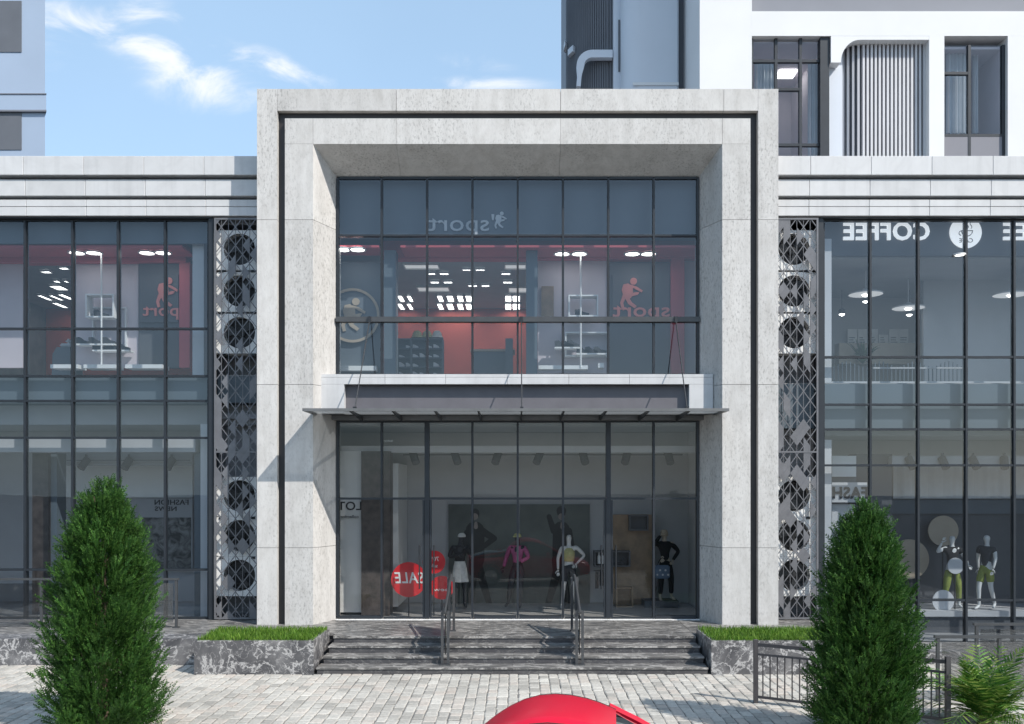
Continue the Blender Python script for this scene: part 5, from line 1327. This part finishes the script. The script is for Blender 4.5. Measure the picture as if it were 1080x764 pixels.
# ================================================================== RED CAR
def car():
    r = thing('parked_car', 'red hatchback car parked on the cobbles facing the steps sideways', 'car', (0, 0, 0))
    def loft(st, name, mat, n=20, parent=None, pw=3.2, close=True):
        m = MB(); N = len(st); vs = []; fs = []
        for (x, hw, z0, z1) in st:
            zc, hz_ = (z0 + z1) / 2, (z1 - z0) / 2
            for k in range(n):
                a = 2 * math.pi * k / n; c_, s_ = math.cos(a), math.sin(a)
                vs.append((x, math.copysign(abs(c_) ** (2 / pw), c_) * hw, zc + math.copysign(abs(s_) ** (2 / pw), s_) * hz_))
        for i in range(N - 1):
            for k in range(n): fs.append((i * n + k, i * n + (k + 1) % n, (i + 1) * n + (k + 1) % n, (i + 1) * n + k))
        if close: fs += [tuple(range(n)), tuple((N - 1) * n + k for k in range(n))]
        m.add(vs, fs); return m.build(name, mat, parent or r, True)
    loft([(-1.98, .55, .42, .70), (-1.92, .78, .28, .88), (-1.6, .84, .20, .95), (-.8, .87, .18, .95), (.4, .87, .18, .93), (1.1, .86, .19, .90), (1.6, .82, .22, .82), (1.9, .72, .28, .70), (1.98, .5, .36, .6)], 'body', 'car_red', 24)
    # greenhouse: dark glass volume, red roof skin above, pillars
    gl = [(-1.75, .55, .84, .93), (-1.3, .60, .84, 1.06), (-.8, .60, .84, 1.04), (-.6, .57, .84, 1.16), (-.3, .58, .84, 1.36), (0, .58, .84, 1.43), (.3, .58, .84, 1.395), (.5, .575, .84, 1.325), (.75, .575, .84, 1.19), (1.0, .58, .84, 1.04), (1.2, .60, .84, .95)]
    loft(gl, 'cabin_glass', 'car_glass', 24, pw=3.4)
    # roof skin: grid with crown
    xs = [-.74, -.68, -.58, -.48, -.38, -.26, -.13, 0., .13, .26, .36, .44, .50]; zr = [1.465 - .125 * (x / (.41 if x < 0 else .52)) ** 2 for x in xs]
    hw = [.48, .50, .52, .54, .555, .565, .57, .57, .57, .565, .56, .555, .55]; m = MB(); n = 33; vs = []; fs = []
    for x, z, h in zip(xs, zr, hw):
        for k in range(n):
            t = -1 + 2 * k / (n - 1); vs.append((x, h * t, z - .075 * abs(t) ** 3.2 + (.0 if abs(abs(t) - .76) > .045 else -.022)))
    for i in range(len(xs) - 1):
        for k in range(n - 1): fs.append((i * n + k, i * n + k + 1, (i + 1) * n + k + 1, (i + 1) * n + k))
    base = len(vs); vs += [(x, y, z - .035) for x, y, z in vs]
    fs += [tuple(i + base for i in f)[::-1] for f in fs]
    rim = list(range(n)) + [i * n + n - 1 for i in range(1, len(xs))] + [(len(xs) - 1) * n + k for k in range(n - 2, -1, -1)] + [i * n for i in range(len(xs) - 2, 0, -1)]
    for a, b in zip(rim, rim[1:] + rim[:1]): fs.append((a, b, b + base, a + base))
    m.add(vs, fs); m.build('roof', 'car_red', r, True)
    for t in (-.84, .84):  # added dark strips standing in for the darker reflection along the roof rim
        m = MB(); m.tube([(x, h * t, z - .075 * abs(t) ** 3.2 + .001) for x, z, h in zip(xs, zr, hw)], .006, 6); m.build('roof_dark_rim', 'rubber', r, True)
    for s in (-1, 1):
        for pts in ([(.44, s * .50, 1.325), (.66, s * .53, 1.215), (.88, s * .56, 1.09), (1.22, s * .66, .90)], [(-.25, s * .54, 1.30), (-.28, s * .64, 1.15), (-.30, s * .72, .92)], [(-.76, s * .51, 1.05), (-1.2, s * .60, .98), (-1.7, s * .66, .90)]):
            m = MB(); m.tube(pts, .03, 8); m.build('pillar', 'car_red', r, True)
        m = MB(); m.lathe([(0, -.05), (.05, -.06), (.09, -.02), (.09, .04), (0, .06)], (.62, s * .93, .96), 14, 'x'); m.build('mirror', 'car_red', r, True)
        m = MB(); m.box(1.74, 1.90, s * .42, s * .68, .55, .68, .05); m.build('headlight', 'lamp_glass', r)
        m = MB(); m.box(-1.96, -1.80, s * .5, s * .76, .64, .86, .04); m.build('tail_light', 'sale_red', r)
        for x in (-1.25, 1.22):
            w = MB(); w.lathe([(.2, -.09), (.30, -.1), (.315, -.06), (.315, .06), (.30, .1), (.2, .09), (.2, -.09)], (x, s * .78, .315), 28, 'y'); w = w.build('wheel', 'rubber', r, True)
            q = MB(); q.lathe([(0, -.05), (.04, -.075), (.19, -.06), (.205, -.085), (.205, .085), (0, .05)], (x, s * .78, .315), 20, 'y'); q.build('rim', 'chrome', w, True)
            m = MB(); m.tube([(x - .0 + .36 * math.cos(t), s * .852, .315 + .36 * math.sin(t)) for t in [math.pi * i / 12 for i in range(13)]], .022, 6); m.build('wheel_arch', 'rubber', r, True)
    m = MB(); m.box(1.93, 2.0, -.4, .4, .3, .42, .02); m.build('grille', 'rubber', r)
    return r
cr_ = car(); cr_.location = (.27, -10.7, 0.012); cr_.rotation_euler.z = R(-6)

# ================================================================== LIGHT, SKY, RENDER
S = Vector((1.24, -1.0, 1.51)).normalized()
sun = bpy.data.lights.new('sun', 'SUN'); sun.energy = 4.05; sun.angle = R(.5); sun.color = (1, .945, .87)
so = bpy.data.objects.new('sun', sun); COL.objects.link(so); so.rotation_euler = (-S).to_track_quat('-Z', 'Y').to_euler(); so.location = S * 60
W = bpy.data.worlds.new('World'); sc.world = W; W.use_nodes = True
nt = W.node_tree; N = nt.nodes; L = nt.links; bg = N['Background']; wo = N['World Output']
sky = N.new('ShaderNodeTexSky'); sky.sky_type = 'NISHITA'; sky.sun_disc = False
sky.sun_elevation = math.asin(S.z); sky.sun_rotation = math.atan2(S.x, S.y); sky.air_density = 1.0; sky.dust_density = 1.2; sky.ozone_density = 1.3; sky.altitude = 200
def wn(t, **k):
    n = N.new(t)
    for a, b in k.items(): setattr(n, a, b)
    return n
def wm(op, a, b=0.):
    n = wn('ShaderNodeMath', operation=op)
    for i, v in ((0, a), (1, b)):
        if isinstance(v, (int, float)): n.inputs[i].default_value = v
        else: L.new(v, n.inputs[i])
    return n.outputs[0]
tc = wn('ShaderNodeTexCoord'); sx = wn('ShaderNodeSeparateXYZ'); L.new(tc.outputs['Generated'], sx.inputs[0])
yy = wm('MAXIMUM', sx.outputs['Y'], .05); u = wm('DIVIDE', sx.outputs['X'], yy); v = wm('DIVIDE', sx.outputs['Z'], yy)
cb = wn('ShaderNodeCombineXYZ'); L.new(u, cb.inputs[0]); L.new(v, cb.inputs[1])
nz = wn('ShaderNodeTexNoise'); nz.inputs['Scale'].default_value = 13; nz.inputs['Detail'].default_value = 10; nz.inputs['Roughness'].default_value = .6; nz.inputs['Distortion'].default_value = .7
mp = wn('ShaderNodeMapping'); mp.inputs['Rotation'].default_value = (0, 0, R(24)); mp.inputs['Scale'].default_value = (.75, 1.25, 1); L.new(cb.outputs[0], mp.inputs[0]); L.new(mp.outputs[0], nz.inputs['Vector'])
# cirrus streaks: where in the sky they stand (tangent of azimuth and elevation), their size and tilt
dens = None
for px, py, rx_, ry_, ang, amp in ((75, 22, 95, 18, -10, .9), (150, 22, 36, 20, -5, 1.0), (165, 52, 62, 22, -28, 1.0), (215, 85, 70, 24, -18, 1.0), (285, 70, 62, 13, -18, .9), (515, 66, 38, 10, -6, .6), (515, 90, 60, 10, 0, .5), (20, 60, 60, 20, 0, .4)):
    cu, cv = (px - VX) / F, (VY - py) / F; ca, sa = math.cos(R(ang)), math.sin(R(ang))
    du, dv = wm('SUBTRACT', u, cu), wm('SUBTRACT', v, cv)
    a = wm('DIVIDE', wm('ADD', wm('MULTIPLY', du, ca), wm('MULTIPLY', dv, sa)), rx_ / F); b = wm('DIVIDE', wm('SUBTRACT', wm('MULTIPLY', dv, ca), wm('MULTIPLY', du, sa)), ry_ / F)
    e = wm('MULTIPLY', wm('POWER', 2.718, wm('MULTIPLY', wm('ADD', wm('MULTIPLY', a, a), wm('MULTIPLY', b, b)), -1.0)), amp)
    dens = e if dens is None else wm('MAXIMUM', dens, e)
# pale blue tint added over the whole dome to brighten sky and fill
nz2 = wn('ShaderNodeTexNoise'); nz2.inputs['Scale'].default_value = 2.2; nz2.inputs['Detail'].default_value = 6; L.new(tc.outputs['Generated'], nz2.inputs['Vector'])
cl = wm('MULTIPLY', wm('POWER', dens, .6), wm('ADD', wm('MULTIPLY', wm('SUBTRACT', nz.outputs['Fac'], .5), 3.0), .55))
mr = wn('ShaderNodeMapRange'); mr.interpolation_type = 'SMOOTHSTEP'; mr.inputs['From Min'].default_value = .12; mr.inputs['From Max'].default_value = .85; L.new(cl, mr.inputs['Value'])
sky_tint = wn('ShaderNodeMix', data_type='RGBA'); L.new(wm('ADD', .20, wm('MULTIPLY', nz2.outputs['Fac'], .10)), sky_tint.inputs[0]); L.new(sky.outputs[0], sky_tint.inputs[6]); sky_tint.inputs[7].default_value = (7.6, 11.0, 14.2, 1)
mix = wn('ShaderNodeMix', data_type='RGBA'); L.new(wm('MULTIPLY', mr.outputs[0], .88), mix.inputs[0]); L.new(sky_tint.outputs[2], mix.inputs[6]); mix.inputs[7].default_value = (7.2, 7.3, 7.5, 1)
L.new(mix.outputs[2], bg.inputs[0]); bg.inputs[1].default_value = .12
L.new(bg.outputs[0], wo.inputs[0])

vs_ = sc.view_settings; sc.display_settings.display_device = 'sRGB'; vs_.view_transform = 'Standard'; vs_.look = 'None'; vs_.exposure = .32; vs_.gamma = 1; vs_.use_curve_mapping = False
sc.render.engine = 'CYCLES'; cy = sc.cycles; cy.use_denoising = True
try: cy.denoiser = 'OPENIMAGEDENOISE'; cy.denoising_input_passes = 'RGB_ALBEDO_NORMAL'
except Exception: pass
cy.max_bounces = 8; cy.diffuse_bounces = 3; cy.glossy_bounces = 3; cy.transmission_bounces = 4; cy.transparent_max_bounces = 14; cy.sample_clamp_indirect = 6; cy.caustics_reflective = False; cy.caustics_refractive = False
sc.render.resolution_x = 1024; sc.render.resolution_y = 724
